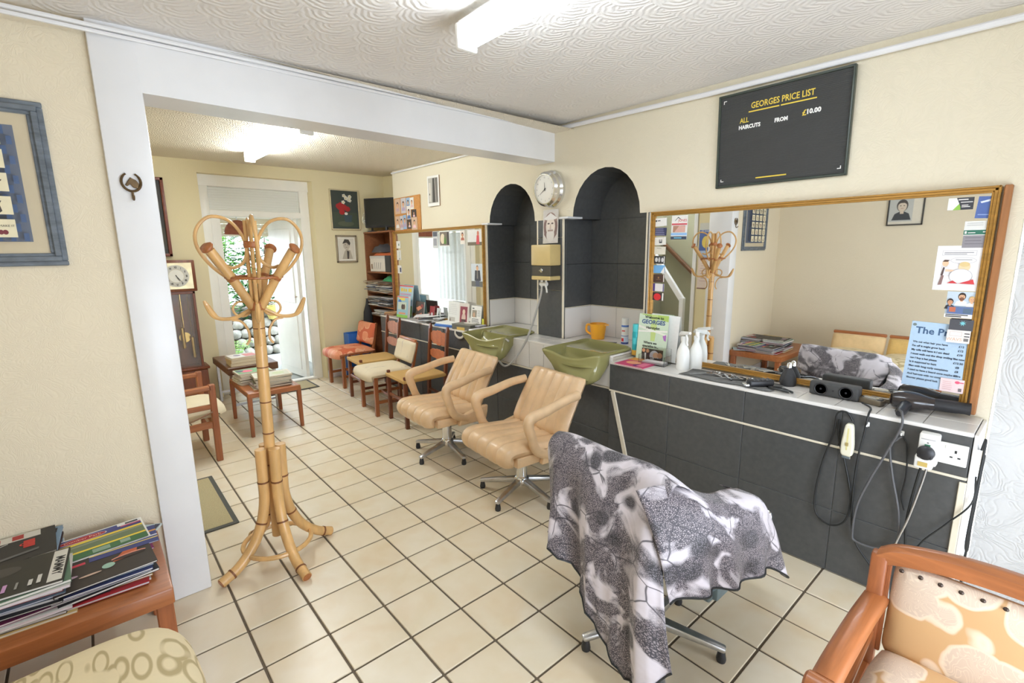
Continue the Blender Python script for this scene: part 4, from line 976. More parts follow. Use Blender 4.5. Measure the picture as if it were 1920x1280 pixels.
def covered_chair(name, label, loc, rot, cm, sz, bz, w, rail):
    r = thing(name, label, 'chair', loc, rot)
    for s in (-1, 1):
        B().bar((-.19, s*(w/2-.03), 0), (-.19, s*(w/2-.03), sz-.05), .036, .036, bev=.004).obj('front_leg', teak_z, r)
        b = B(); b.bar((.20, s*(w/2-.04), 0), (.19, s*(w/2-.04), sz), .03, .03, bev=.004); b.bar((.19, s*(w/2-.04), sz-.02), (.245, s*(w/2-.04), bz-.01), .028, .026, bev=.004); b.obj('rear_post', teak_z, r)
        B().bar((-.18, s*(w/2-.035), .13), (.19, s*(w/2-.035), .13), .018, .028, bev=.003).obj('stretcher', teak, r)
    B().bar((0, -w/2+.04, .13), (0, w/2-.04, .13), .018, .028, bev=.003).obj('stretcher', teak_y, r)
    padobj('seat_cover', cm, r, [(-.225, sz-.085), (-.235, sz-.04), (-.20, sz-.03), (0, sz-.028), (.2, sz-.035)], w, .075, m=26, crown=.012)
    padobj('back_cover', cm, r, [(.17, sz+.03), (.19, sz+.10), (.21, bz-.08), (.225, bz-.012)], w-.03, .06, m=26, crown=.01)
    if rail: B().box((.232, 0, bz-.004), (.03, w-.06, .035), rot=(0, .15, 0), bev=.01, seg=2).obj('top_rail', teak_y, r)
    return r
covered_chair('covered_chair', 'low wooden chair in a loose cream cover between the two ladder back chairs', (1.79, 2.03, 0), math.radians(-5), beige_sk, .425, .665, .43, True)
covered_chair('covered_chair', 'low chair upholstered in coral damask at the far end of the row', (1.93, 3.2, 0), math.radians(2), coral, .425, .71, .42, False)
# ------------------------------------------------------------------ low table, bench, wooden armchair
lt = thing('low_table', 'small low teak table stacked with magazines behind the coat stand', 'table', (.778, 2.41, 0))
B().box((0, 0, .368), (.40, .62, .022), bev=.004).obj('table_top', teak, lt)
for s in (-1, 1):
    B().bar((s*.195, -.32, .358), (s*.195, .32, .358), .03, .045, bev=.005).obj('apron', teak_y, lt); B().bar((-.21, s*.32, .358), (.21, s*.32, .358), .03, .045, bev=.005).obj('apron', teak, lt)
    for q in (-1, 1): B().bar((s*.2, q*.315, 0), (s*.195, q*.315, .36), .028, .028, bev=.004, w2=.036, h2=.036).obj('leg', teak_z, lt)
bn = thing('side_bench', 'thick brown table with grey metal legs behind the magazine table', 'table', (.79, 3.13, 0))
B().box((0, 0, .435), (.44, .70, .07), bev=.006).obj('table_top', walnut, bn)
for s in (-1, 1):
    b = B(); b.bar((-.19, s*.30, 0), (-.19, s*.30, .40), .025, .025, bev=.003); b.bar((.19, s*.30, 0), (.19, s*.30, .40), .025, .025, bev=.003); b.bar((-.19, s*.30, .10), (.19, s*.30, .10), .02, .02); b.obj('leg_frame', alu, bn)
ac = thing('wooden_armchair', 'teak armchair with cream cushions half hidden by the white column', 'armchair', (0, 2.02, 0))
cream_c = mat('cream_cushion', s2l((226, 214, 184)), .8, fn=f_mottle(10, .95, 1.03, (60, .15, .003)))
for s in (-1, 1):
    B().bar((.27, s*.265, 0), (.275, s*.265, .585), .042, .042, bev=.005).obj('front_leg', teak_z, ac)
    B().bar((-.30, s*.265, 0), (-.36, s*.265, .70), .04, .042, bev=.005).obj('rear_post', teak_z, ac)
    B().bar((-.33, s*.265, .545), (.27, s*.265, .56), .042, .034, bev=.006).obj('armrest', teak, ac)
    B().bar((-.33, s*.265, .41), (.27, s*.265, .42), .022, .036, bev=.004).obj('side_slat', teak, ac)
    B().bar((-.32, s*.265, .27), (.27, s*.265, .285), .026, .05, bev=.004).obj('side_rail', teak, ac)
B().bar((.26, -.25, .27), (.26, .25, .27), .026, .05, bev=.004).obj('front_rail', teak_y, ac)
padobj('seat_cushion', cream_c, ac, [(-.30, .33), (-.1, .345), (.2, .365), (.30, .355), (.315, .33)], .46, .10, m=24, crown=.012)
b = B(); rows, uv = pad([(.02, .36), (-.0, .42), (.02, .50), (.06, .60)], .46, .10, m=24, crown=.012); b.M = Matrix.Translation((-.27, 0, 0)) @ Matrix.Scale(-1, 4, (1, 0, 0)); V = b.grid(rows, True); b._f(V[0]); b._f(V[-1]); b.obj('back_cushion', cream_c, ac, smooth=50)
B().tube(smoothpath([(-.20, -.288, .40), (-.05, -.290, .335), (.10, -.290, .335), (.26, -.290, .385)], 5), .006, 6).obj('strap', mat('brown_strap', s2l((140, 104, 78)), .6, fn=f_mottle(20, .9, 1.1)), ac)
# ------------------------------------------------------------------ grandmother clock, pictures on the back wall
gc = thing('grandmother_clock', 'dark wooden longcase clock with brass weights behind the armchair', 'clock', (.345, 3.475, 0))
B().box((0, 0, .19), (.32, .22, .38), bev=.006).obj('base', mahog, gc)
B().box((0, 0, .395), (.36, .24, .03), bev=.010, seg=2).obj('base_moulding', mahog, gc)
b = B(); b.box((0, .08, .78), (.27, .03, .76)); b.box((-.125, 0, .78), (.022, .17, .76), bev=.003); b.box((.125, 0, .78), (.022, .17, .76), bev=.003); b.box((0, 0, 1.15), (.27, .17, .03), bev=.003); b.obj('trunk', mahog, gc)
B().box((0, -.078, .78), (.228, .004, .74)).obj('door_glass', clock_glass, gc, smooth=0)
B().box((0, 0, 1.31), (.32, .20, .30), bev=.008, seg=2).obj('hood', mahog, gc)
brass = mat('brass', s2l((206, 172, 96)), .25, .9, fn=f_mottle(20, .92, 1.06))
B().box((0, -.102, 1.31), (.265, .006, .25), bev=.002).obj('dial_plate', mat('pale_brass', s2l((214, 200, 160)), .3, .4, fn=f_mottle(16, .85, 1.1)), gc)
T = Matrix.Translation((0, -.106, 1.31)) @ Matrix.Rotation(PI/2, 4, 'X')
B().lathe([(.062, 0), (.104, 0), (.104, .004), (.062, .004)], 36, T, cap=False).obj('chapter_ring', flat((196, 194, 186)), gc)
B().lathe([(.002, 0), (.06, 0), (.06, .002), (.002, .002)], 30, T).obj('dial_centre', flat((224, 222, 214)), gc)
its = []
for k in range(12):
    a = PI/2-k*PI/6; its.append(('t', ('XII', 'I', 'II', 'III', 'IIII', 'V', 'VI', 'VII', 'VIII', 'IX', 'X', 'XI')[k], .083*math.cos(a)-.009*math.cos(a-PI/2)*0, .083*math.sin(a)-.009, .026, {'bold': .0008, 'wide': .7}, (54, 48, 42)))
its += [hand(155, .055, .004), hand(205-60, .085, .003)]
print_mesh(its, gc, .0, 'hands_and_numerals', M=Matrix.Translation((0, -.1115, 1.31)) @ BW)
for x, z0, z1 in ((-.065, .66, .86), (.0, .60, .80), (.075, .50, .70)):
    w = B(); w.lathe([(.003, z0-.012), (.006, z0-.006), (.017, z0), (.017, z1), (.008, z1+.008), (.003, z1+.012)], 16, Matrix.Translation((x, -.02, 0))); w = w.obj('weight', brass, gc)
    B().tube([(x, -.02, z1), (x, -.02, 1.14)], .002, 5).obj('chain', brass, w)
pd = B(); pd.tube([(.02, .03, 1.14), (.02, .03, .72)], .004, 6); pd.lathe([(.002, -.006), (.05, -.006), (.05, .006), (.002, .006)], 24, Matrix.Translation((.02, .03, .70)) @ Matrix.Rotation(PI/2, 4, 'X')); pd.obj('pendulum', brass, gc)
def framed(name, label, cx, cz, w, h, fw_, fm, inner, items, base, pos, depth=.02, mount=None):
    r = thing(name, label, 'picture', (0, 0, 0)); r.matrix_world = Matrix.Translation(pos) @ base
    b = B()
    for x, y, a, c in ((0, h/2-fw_/2, w, fw_), (0, -h/2+fw_/2, w, fw_), (-w/2+fw_/2, 0, fw_, h), (w/2-fw_/2, 0, fw_, h)): b.box((x, y, depth/2), (a, c, depth), bev=min(.004, fw_/4), seg=2)
    b.obj('frame', fm, r)
    B().box((0, 0, depth*.3), (w-fw_, h-fw_, depth*.3)).obj('picture_sheet', flat(inner), r, smooth=0)
    if items: print_mesh(items, r, depth*.46)
    return r
pale_fr = mat('pale_gilt', s2l((206, 192, 156)), .45, fn=f_mottle(30, .9, 1.06)); grey_fr = mat('grey_moulding', s2l((150, 136, 112)), .5, fn=f_mottle(30, .88, 1.08))
fl = [('r', -.15, -.20, .30, .17, (66, 76, 62)), ('e', .0, -.16, .10, .03, (86, 92, 72)), ('p', [(-.01, -.14), (.07, -.14), (.085, -.06), (-.02, -.06)], (62, 78, 86))]
rr = random.Random(3)
for i in range(9): fl.append(('e', -.08+.13*rr.random(), -.01+.085*rr.random()-.02, .034, .03, (150+int(20*rr.random()), 34, 36)))
for i in range(8):
    x, y = -.03+.10*rr.random(), .075+.09*rr.random()
    fl += [('e', x+.014*math.cos(a), y+.014*math.sin(a), .010, .008, (226, 222, 206)) for a in (0, 1.25, 2.5, 3.75, 5)]+[('e', x, y, .006, .006, (214, 190, 90))]
fl += [('e', .005, -.045, .02, .016, (220, 214, 204))]
framed('flower_painting', 'oil painting of white and red flowers in a pale frame on the back wall', 0, 0, .36, .47, .016, pale_fr, (58, 66, 62), fl, BW, (2.14, 3.598, 2.013))
bwp = [('r', -.095, -.125, .19, .25, (216, 210, 196)), ('p', [(-.06, -.12), (.07, -.12), (.045, -.02), (.0, .0), (-.03, -.03)], (178, 168, 152)), ('e', .0, .045, .042, .056, (190, 180, 164)), ('p', [(-.05, .06), (-.02, .115), (.03, .11), (.05, .07), (.04, .04), (.0, .075)], (60, 54, 50)), ('e', -.015, .05, .006, .004, (50, 46, 44)), ('e', .018, .048, .006, .004, (50, 46, 44)), ('r', -.012, .018, .022, .005, (110, 96, 88)), ('p', [(.0, -.02), (.03, -.03), (.02, -.12), (.0, -.12)], (70, 64, 60))]
framed('pencil_portrait', 'small framed drawing of a young face below the flower painting', 0, 0, .26, .325, .022, grey_fr, (232, 228, 216), bwp, BW, (2.125, 3.598, 1.555))
framed('dark_picture', 'tall dark picture in a reddish frame half hidden by the column', 0, 0, .46, .74, .028, mat('red_brown_frame', s2l((120, 62, 44)), .4, fn=f_wood(1, 'Z', .7)), (52, 50, 46), [('r', -.2, -.3, .4, .2, (66, 62, 48)), ('e', 0, 0, .12, .2, (74, 84, 70))], BW, (.135, 3.598, 1.865), .03)
# ------------------------------------------------------------------ bookcase in the alcove and what it holds
bk = thing('bookcase', 'brown wooden bookcase crammed with papers in the alcove beside the mirror', 'bookcase', (2.50, 3.255, 0))
wd = mat('bookcase_brown', s2l((146, 92, 58)), .45, fn=f_wood(1, 'Y', .75))
for y in (-.335, .335): B().box((0, y, .868), (.28, .02, 1.736), bev=.002).obj('side_panel', wd, bk)
B().box((.135, 0, .868), (.008, .66, 1.73)).obj('back_panel', wd, bk)
for z in (.05, .74, .86, 1.03, 1.27, 1.745): B().box((0, 0, z), (.29, .655 if z < 1.7 else .70, .018), bev=.002).obj('shelf', wd, bk)
tv = thing('television', 'small flat black television angled on top of the bookcase', 'television', (2.47, 3.20, 1.754), math.radians(-58))
B().lathe([(.004, 0), (.09, 0), (.085, .010), (.02, .014), (.018, .06), (.004, .06)], 24).obj('stand', black_plastic, tv)
B().box((0, 0, .215), (.56, .035, .34), bev=.006, seg=2).obj('bezel', black_plastic, tv); B().box((0, -.018, .22), (.52, .004, .30)).obj('screen', mat('dark_screen', s2l((34, 38, 40)), .12, fn=f_mottle(3, .9, 1.1)), tv, smooth=0)
fn = thing('desk_fan', 'small round silver desk fan standing beside the television', 'fan', (2.43, 3.50, 1.754), math.radians(-60))
B().lathe([(.004, 0), (.06, 0), (.055, .014), (.012, .02), (.010, .06), (.004, .06)], 20).obj('base', grey_plastic, fn)
T = Matrix.Translation((0, -.02, .155)) @ Matrix.Rotation(PI/2, 4, 'X')
for k in range(4):
    rad = (.105, .085, .06, .035)[k]; B().tube([(rad*math.cos(a*PI/14), -.02-.045*math.sqrt(max(0, 1-(rad/.12)**2)), .155+rad*math.sin(a*PI/14)) for a in range(28)], .003, 5, True).obj('grille_ring', chrome, fn)
B().lathe([(.105, -.02), (.108, .0), (.105, .03), (.05, .05), (.004, .052)], 28, T @ Matrix.Rotation(PI, 4, 'Y')).obj('guard', chrome, fn)
for k in range(4): B().bar((0, -.03, .155), (.085*math.cos(k*PI/2+.4), -.025, .155+.085*math.sin(k*PI/2+.4)), .055, .003, up=(0, 1, 0), bev=.001).obj('blade', grey_plastic, fn)
# ------------------------------------------------------------------ fluorescent lights
def tube_light(label, x, y0, y1, z, tilt=0, dm=tube_m):
    r = thing('ceiling_light', label, 'ceiling light', (x, (y0+y1)/2, z)); L = y1-y0
    r.rotation_euler = (tilt, 0, 0)
    B().box((0, 0, -.005), (.062, L, .03), bev=.004).obj('housing', white_plastic, r)
    rows = [[(.042*math.cos(PI+PI*k/10), y, -.022-.022*(k not in (0, 10))+.040*math.sin(PI+PI*k/10)) for k in range(11)] for y in (-L/2+.02, L/2-.02)]
    b = B(); V = b.grid(rows); b._f(V[0]); b._f(V[1][::-1]); b._f([V[0][0], V[1][0], V[1][-1], V[0][-1]]); b.obj('diffuser', dm, r, smooth=60)
    for s in (-1, 1): B().box((0, s*(L/2-.010), -.045), (.09, .022, .088), bev=.008, seg=2).obj('end_cap', white_plastic, r)
tube_light('long lit fluorescent tube on the ceiling above the styling chairs', .85, -1.95, -.67, 2.318, 0, tube_front)
tube_light('lit fluorescent tube on the ceiling of the rear room', .92, 1.21, 2.68, 2.382, math.radians(.9))
# ------------------------------------------------------------------ horseshoe hook, framed tie print, left furniture
hs = thing('horseshoe_hook', 'small bronze horseshoe coat hook with a horse head on the white column', 'hook', (-.135, .175, 1.785))
hs.matrix_world = Matrix.Translation((-.135, .175, 1.785)) @ BW
brz = mat('bronze', s2l((112, 92, 66)), .42, .7, fn=f_mottle(60, .75, 1.2))
b = B(); P_ = [(.030*math.cos(a), .034*math.sin(a)-.0, .005) for a in [math.radians(118+i*(304/20)) for i in range(21)]]
b.tube(P_, [.005]*2+[.0065]*17+[.005]*2, 8, sx=.7); b.obj('horseshoe', brz, hs, smooth=60)
b = B(); b.prism([(-.016, -.006), (-.020, -.012), (-.013, -.016), (-.004, -.008), (.004, -.020), (.02, -.024), (.024, -.006), (.016, .008), (.006, .013), (-.002, .018), (-.004, .012), (-.009, .006)], .008); b.obj('horse_head', brz, hs, mods=[('BEVEL', dict(width=.002, segments=2))])
B().tube(smoothpath([(0, -.034, .006), (0, -.058, .006), (0, -.066, .014), (0, -.060, .024), (0, -.052, .028)], 4), .004, 8).obj('hook', brz, hs)
slate_fr = mat('slate_blue_wood', s2l((104, 112, 120)), .45, fn=f_mottle(18, .7, 1.25, None, 'Object', (1, 3, 1)))
tp = thing('tie_print', 'large slate blue frame with a print of many neckties on the left wall', 'picture'); tp.matrix_world = Matrix.Translation((-.658, .1995, 1.755)) @ BW
b = B(); W_, H_ = .61, .56
for k, (wd_, dp) in enumerate(((.018, .014), (.018, .026), (.014, .016))):
    o_ = (0, .016, .031)[k]; w, h = W_-2*o_, H_-2*o_
    for x, y, a, c in ((0, h/2-wd_/2, w, wd_), (0, -h/2+wd_/2, w, wd_), (-w/2+wd_/2, 0, wd_, h-2*wd_+.0006), (w/2-wd_/2, 0, wd_, h-2*wd_+.0006)): b.box((x, y, dp/2+.0004*k), (a, c, dp), bev=.003)
b.obj('frame', slate_fr, tp)
B().box((0, 0, .004), (W_-.08, H_-.08, .006)).obj('mount', flat((206, 188, 150)), tp, smooth=0)
its = [('r', -.221, -.195, .442, .39, (62, 76, 104))]
rr = random.Random(5)
for i in range(26):
    for j in range(12):
        if (i+j) % 2: its.append(('r', -.219+i*.0168, -.193+j*.032, .0135, .027, (76, 96, 132)))
for i in range(4):
    for j in range(5):
        x, y = -.153+i*.102, .152-j*.076
        its += [('r', x-.034, y-.029, .068, .060, (226, 216, 184))]
        c = ((70, 62, 60), (120, 48, 56), (64, 74, 70), (88, 70, 60))[(i*3+j) % 4]
        if j == 4: its += [('e', x-.005, y-.012, .007, .008, c), ('e', x+.006, y-.012, .007, .008, c), ('t', ('HOW TO', 'TIE', 'A TIE', 'YOU MAKE IT')[i], x, y+.006, .010, (70, 64, 60))]
        else:
            its += [('p', [(x-.010, y+.016), (x+.010, y+.016), (x+.004, y+.004), (x-.004, y+.004)], c), ('p', [(x-.004, y+.004), (x+.004, y+.004), (x+.008, y-.018), (x, y-.025), (x-.008, y-.018)], c)]
            if j % 2 == 0: its += [('p', [(x-.02, y+.004), (x+.02, y+.010), (x+.018, y+.004), (x-.018, y-.003)], c)]
print_mesh(its, tp, .0075)
B().box((0, 0, .0155), (W_-.088, H_-.088, .002)).obj('glazing', clock_glass, tp, smooth=0)
# magazine table
mt = thing('magazine_table', 'orange teak table loaded with magazines against the beige wall', 'table', (-.69, -.085, 0))
TT = .385
B().box((0, 0, TT-.03), (.93, .55, .06), bev=.006, seg=2).obj('table_top', teak, mt)
for sx in (-1, 1):
    for sy in (-1, 1): B().bar((sx*.435, sy*.235, 0), (sx*.435, sy*.235, TT-.058), .05, .05, bev=.004).obj('leg', teak_z, mt)
rr = random.Random(11)
PAL = [(36, 36, 40), (206, 202, 196), (172, 40, 48), (52, 62, 110), (222, 222, 220), (90, 120, 96), (60, 60, 66), (196, 170, 110), (150, 60, 110), (120, 146, 170), (238, 236, 232), (70, 44, 40)]
WHERE = ['at the bottom of', 'low in', 'low in', 'in the middle of', 'in the middle of', 'high in', 'near the top of']
def cname(c):
    r, g, b_ = c; m = max(c); 
    if m-min(c) < 26: return 'black' if m < 80 else 'grey' if m < 190 else 'white'
    return 'red' if r == m and g < .6*r and b_ < .62*r else 'brown' if r == m and m < 100 else 'purple' if r == m and b_ > g else 'tan' if r == m else 'blue' if b_ == m else 'green'
def pile(x, y, n, z0, where, w, h, seed, rz0, top=None, grp=None, jit=.02):
    r = random.Random(seed); z = z0
    for i in range(n):
        t = r.uniform(.0045, .010); c = PAL[(seed+i*5+int(r.random()*3)) % len(PAL)]; last = i == n-1
        ww, hh = w*r.uniform(.94, 1.02), h*r.uniform(.95, 1.02)
        items = [('r', -ww*.45, hh*.25, ww*.9, hh*.18, PAL[r.randrange(12)]), ('r', -ww*.4, -hh*.4, ww*.5, hh*.12, PAL[r.randrange(12)])] if not last else None
        loc = (x+r.uniform(-jit, jit), y+r.uniform(-jit, jit), z); rz = rz0+r.uniform(-.09, .09)
        if last and top: booklet('magazine', top[0], 'magazine', w, h, t, top[1], top[2], (x, y, z), rz0+top[3], group=grp)
        else: booklet('magazine', '%s magazine, %s from the bottom of %s on the orange table' % (cname(c), ORD[i], where), 'magazine', ww, hh, t, c, items, loc, rz, group=grp, edge=((232, 228, 220), (206, 204, 206), (226, 214, 220))[i % 3])
        z += t+.0006
    return z
G1 = 'magazines on the orange table'
blk_red = [('r', -.105, .06, .21, .05, (212, 208, 200)), ('r', -.10, .066, .036, .036, (170, 48, 46)), ('r', -.03, .072, .03, .03, (176, 60, 56)), ('r', .03, .068, .03, .036, (170, 50, 48)), ('r', .06, -.02, .03, .06, (196, 52, 46)), ('p', [(-.06, .01), (.02, .05), (.02, .056), (-.06, .016)], (190, 190, 188)), ('p', [(-.1, -.1), (.1, -.06), (.1, -.045), (-.1, -.08)], (96, 96, 96)), ('t', 'CU', .07, .0, .03, {'bold': .001}, (200, 60, 52))]
mammy = [('r', .105, -.10, .036, .205, (216, 214, 206)), ('t', 'MAMMY', .114, .0, .034, {'rot': -PI/2, 'bold': .001, 'wide': 1.0}, (40, 40, 40)), ('e', -.02, .05, .05, .03, (70, 66, 62)), ('r', -.11, -.085, .012, .07, (220, 218, 214)), ('r', -.09, -.085, .010, .06, (200, 198, 194)), ('r', -.07, -.085, .010, .05, (206, 204, 200)), ('r', -.03, -.085, .010, .04, (222, 84, 70)), ('r', -.015, -.085, .010, .04, (104, 168, 204)), ('r', .0, -.085, .010, .045, (196, 150, 196)), ('r', .03, -.085, .006, .04, (150, 150, 146)), ('r', .06, -.085, .010, .035, (206, 204, 198)), ('r', .08, -.085, .010, .05, (206, 204, 198))]
zA = pile(-.665, .075, 13, TT, 'the rear left pile', .29, .22, 2, .02, ('black magazine with red and white lettering topping the rear left pile', (44, 42, 42), blk_red, .03), G1)
pile(-.63, -.155, 14, TT, 'the front left pile', .29, .225, 5, -.04, ('lettered dark magazine topping the front left pile', (48, 46, 40), mammy, -.03), G1)
pile(-.95, .03, 10, TT, 'the far left pile', .22, .29, 9, .1, None, G1)
cp = [('r', -.138, -.098, .276, .196, (240, 240, 236)), ('r', -.132, .040, .264, .052, (72, 78, 140)), ('e', -.045, .065, .072, .021, (244, 240, 240)), ('e', -.045, .065, .069, .019, (178, 46, 58)), ('t', 'Cumber Park', -.045, .059, .020, {'wide': 1.0}, (246, 214, 190)), ('r', .06, .07, .072, .022, (236, 236, 236)), ('r', .085, .074, .04, .014, (60, 60, 70)), ('r', .068, .058, .064, .010, (206, 96, 130)), ('r', -.132, .024, .264, .016, (238, 210, 74)), ('r', -.132, -.035, .264, .059, (112, 128, 98)), ('p', [(-.132, .0), (.132, .012), (.132, .02), (-.132, .012)], (146, 154, 130)), ('r', -.132, -.048, .264, .013, (240, 212, 70)), ('r', -.132, -.094, .264, .046, (64, 112, 70)), ('r', -.125, -.088, .04, .03, (140, 168, 150)), ('r', -.03, -.086, .05, .03, (140, 168, 150)), ('r', .05, -.08, .03, .026, (150, 176, 160))]
zB = pile(-.40, .02, 10, TT, 'the rear right pile', .27, .20, 3, .03, ('holiday park leaflet with a red oval title topping the right pile', (240, 240, 238), cp, .06), G1)
gig = [('r', -.13, .05, .085, .016, (212, 62, 84)), ('r', -.02, .056, .06, .016, (214, 64, 86)), ('r', .06, .06, .06, .022, (216, 84, 100)), ('p', [(.02, -.01), (.06, .05), (.10, .05), (.09, .0)], (196, 96, 56)), ('e', .07, .01, .05, .012, (226, 150, 130)), ('e', .07, .004, .048, .010, (60, 46, 46)), ('e', .01, -.02, .018, .018, (160, 196, 180)), ('e', -.04, -.04, .03, .006, (210, 180, 160)), ('e', -.09, -.02, .02, .008, (190, 160, 180))]
pile(-.395, -.17, 9, TT, 'the front right pile', .27, .21, 8, .05, ('dark magazine with pink bars and a stage scene lying in front of the map leaflet', (58, 50, 46), gig, .03), G1)
booklet('magazine', 'pale blue and white leaflet poking out at the right of the pile by the column', 'magazine', .15, .21, .006, (190, 206, 210), [('p', [(-.06, -.08), (.05, -.05), (.03, .06), (-.05, .05)], (128, 176, 184)), ('r', .05, -.1, .02, .2, (60, 62, 84))], (-.32, .075, TT+.01), -.5, group=G1)
booklet('magazine', 'blue leaflet with orange stripes sticking out of the right pile', 'magazine', .2, .14, .004, (64, 72, 130), [('r', -.1, .02, .2, .012, (222, 160, 80)), ('r', -.1, -.02, .2, .008, (220, 220, 226)), ('r', -.1, -.04, .2, .008, (222, 200, 120))], (-.335, -.05, TT+.066), .02, group=G1)
# low chairs along the left wall (seats show at the lower left, backs in the mirror)
leafc = mat('leaf_print_cloth', s2l((224, 208, 170)), .75, fn=lambda t, c: t.mix(t.math('MULTIPLY', t.math('MULTIPLY', t.ramp(t.math('ABSOLUTE', t.math('SUBTRACT', t.voro(t.coord('UV', (30, 8, 1)), 1.0, 'F1'), .40)), [(.04, 1), (.10, 0)]), t.ramp(t.noise(t.coord('UV'), 7, 1), [(.44, 0), (.5, 1)])), .75), t.mix(t.noise(t.coord('UV', (2, 30, 1)), 2), tuple(v*.94 for v in c), c), s2l((158, 138, 92))))
gold_c = mat('mustard_velvet', s2l((214, 176, 104)), .7, sheen=.2, fn=f_mottle(14, .86, 1.08))
tan_c = mat('peach_velvet', s2l((222, 190, 140)), .7, sheen=.2, fn=f_mottle(14, .9, 1.06))
def easy_chair(label, y, bm, tuft):
    r = thing('easy_chair', label, 'chair', (-.60, y, 0))
    padobj('seat_cushion', leafc, r, [(-.26, .385), (-.1, .40), (.16, .415), (.27, .405), (.305, .37), (.30, .33)], .47, .13, m=26, crown=.018)
    for s in (-1, 1): B().bar((.24, s*.20, 0), (.24, s*.20, .33), .04, .04, bev=.004).obj('leg', teak_z, r); B().bar((-.24, s*.20, 0), (-.26, s*.20, .33), .04, .04, bev=.004).obj('leg', teak_z, r)
    B().box((0, 0, .315), (.54, .46, .04), bev=.006).obj('seat_frame', teak, r)
    b = B(); rows, uv = pad([(-.02, .38), (.0, .46), (.03, .54), (.05, .60)], .47, .08, m=26, crown=.012); b.M = Matrix.Translation((-.24, 0, 0)) @ Matrix.Scale(-1, 4, (1, 0, 0)); V = b.grid(rows, True); b._f(V[0]); b._f(V[-1]); o = b.obj('backrest', bm, r, smooth=50)
    B().bar((-.295, -.235, .615), (-.295, .235, .615), .03, .035, bev=.012, seg=2).obj('top_rail', teak_y, r)
    if tuft:
        for i in range(3):
            for j in range(2): B().lathe([(.002, .004), (.009, .0), (.002, -.002)], 10, Matrix.Translation((-.218-.02*j, -.14+.14*i, .47+.06*j)) @ Matrix.Rotation(PI/2, 4, 'Y')).obj('button', bm, r)
easy_chair('low easy chair with leaf print seat next to the magazine table', -.855, tan_c, False)
easy_chair('low easy chair with a mustard buttoned back, second from the magazine table', -1.345, gold_c, True)
# ------------------------------------------------------------------ brocade armchair
br = thing('brocade_armchair', 'wooden armchair upholstered in gold brocade at the end of the counter', 'armchair', (1.06, -2.275, 0))
padobj('seat', brocade, br, [(-.30, .29), (-.32, .35), (-.27, .385), (-.05, .385), (.20, .375)], .50, .10, m=30, crown=.014)
rows, uv = pad([(.20, .38), (.215, .45), (.235, .54), (.255, .635)], .49, .055, m=30, crown=.012); b = B(); V = b.grid(rows, True, [[(c+.3, a) for a, c in u+[u[0]]] for u in uv]); b._f(V[0]); b._f(V[-1]); b.obj('back_panel', brocade, br, smooth=50)
for k in range(12):
    y = -.225+.041*k; B().lathe([(.002, .004), (.0055, .001), (.006, -.002)], 8, Matrix.Translation((.222+.0, y, .622+.004*math.cos(y*6))) @ Matrix.Rotation(-PI/2+.2, 4, 'Y')).obj('stud', mat('stud', s2l((70, 58, 50)), .4, .6, fn=f_mottle(30, .9, 1.1)) if 'stud' not in MATS else MATS['stud'], br)
top = smoothpath([(.245, .285, .630), (.252, .24, .655), (.262, .12, .675), (.265, 0, .68), (.262, -.12, .675), (.252, -.24, .655), (.245, -.285, .63)], 6)
b = B(); rows = []
for i, p in enumerate(top):
    rows.append([p+Vector(q) for q in ((-.028, 0, -.008), (-.026, 0, .014), (-.010, 0, .024), (.018, 0, .022), (.03, 0, .010), (.03, 0, -.03), (-.01, 0, -.034), (-.025, 0, -.026))])
V = b.grid(rows, True); b._f(V[0]); b._f(V[-1]); b.obj('top_rail', teak_y, br, smooth=50)
for s in (-1, 1):
    b = B(); b.bar((.205, s*.275, 0), (.195, s*.275, .30), .036, .045, bev=.006); b.bar((.195, s*.275, .28), (.245, s*.28, .645), .040, .05, bev=.008, seg=2); b.obj('rear_post', teak_z, br)
    b = B(); b.bar((.20, s*.252, .37), (.245, s*.256, .62), .012, .02, bev=.003); b.obj('inner_bead', teak_z, br)
    p = smoothpath([(.225, s*.272, .515), (.08, s*.275, .52), (-.10, s*.277, .515), (-.20, s*.277, .508)], 5); b = B(); rows = []
    for q in p: rows.append([q+Vector((0, a, c)) for a, c in ((-.028, -.012), (-.030, .004), (-.018, .017), (.018, .017), (.030, .004), (.028, -.012))])
    V = b.grid(rows, True); b._f(V[0]); b._f(V[-1]); b.obj('armrest', teak, br, smooth=50)
    B().tube([(-.215, s*.277-.036, .500), (-.215, s*.277-.030, .500), (-.215, s*.277+.030, .500), (-.215, s*.277+.036, .500)], [.022, .028, .028, .022], 14).obj('arm_scroll', teak, br)
    B().bar((-.25, s*.272, 0), (-.205, s*.276, .49), .040, .040, bev=.005).obj('front_leg', teak_z, br)
    B().bar((-.22, s*.272, .30), (.2, s*.275, .30), .03, .06, bev=.004).obj('seat_rail', teak, br)
    B().bar((-.20, s*.268, .36), (.2, s*.272, .42), .02, .02, bev=.004).obj('side_bar', teak, br)
B().bar((-.225, -.26, .295), (-.225, .26, .295), .03, .06, bev=.004).obj('seat_rail', teak_y, br)
# chrome foot rest on the counter base
fr = thing('foot_rest', 'bent chrome tube foot rest at the base of the dark counter', 'foot rest', (0, 0, 0))
B().tube(smoothpath([(2.13, -1.30, .012), (1.99, -1.32, .014), (1.94, -1.36, .05), (2.04, -1.385, .19), (2.075, -1.40, .225), (2.075, -1.425, .21), (2.06, -1.435, .10), (2.04, -1.44, .035), (2.07, -1.42, .014), (2.13, -1.40, .012)], 6), .010, 10).obj('bent_tube', chrome, fr)
B().box((2.135, -1.35, .014), (.012, .16, .028), bev=.003).obj('mounting_plate', alu, fr)
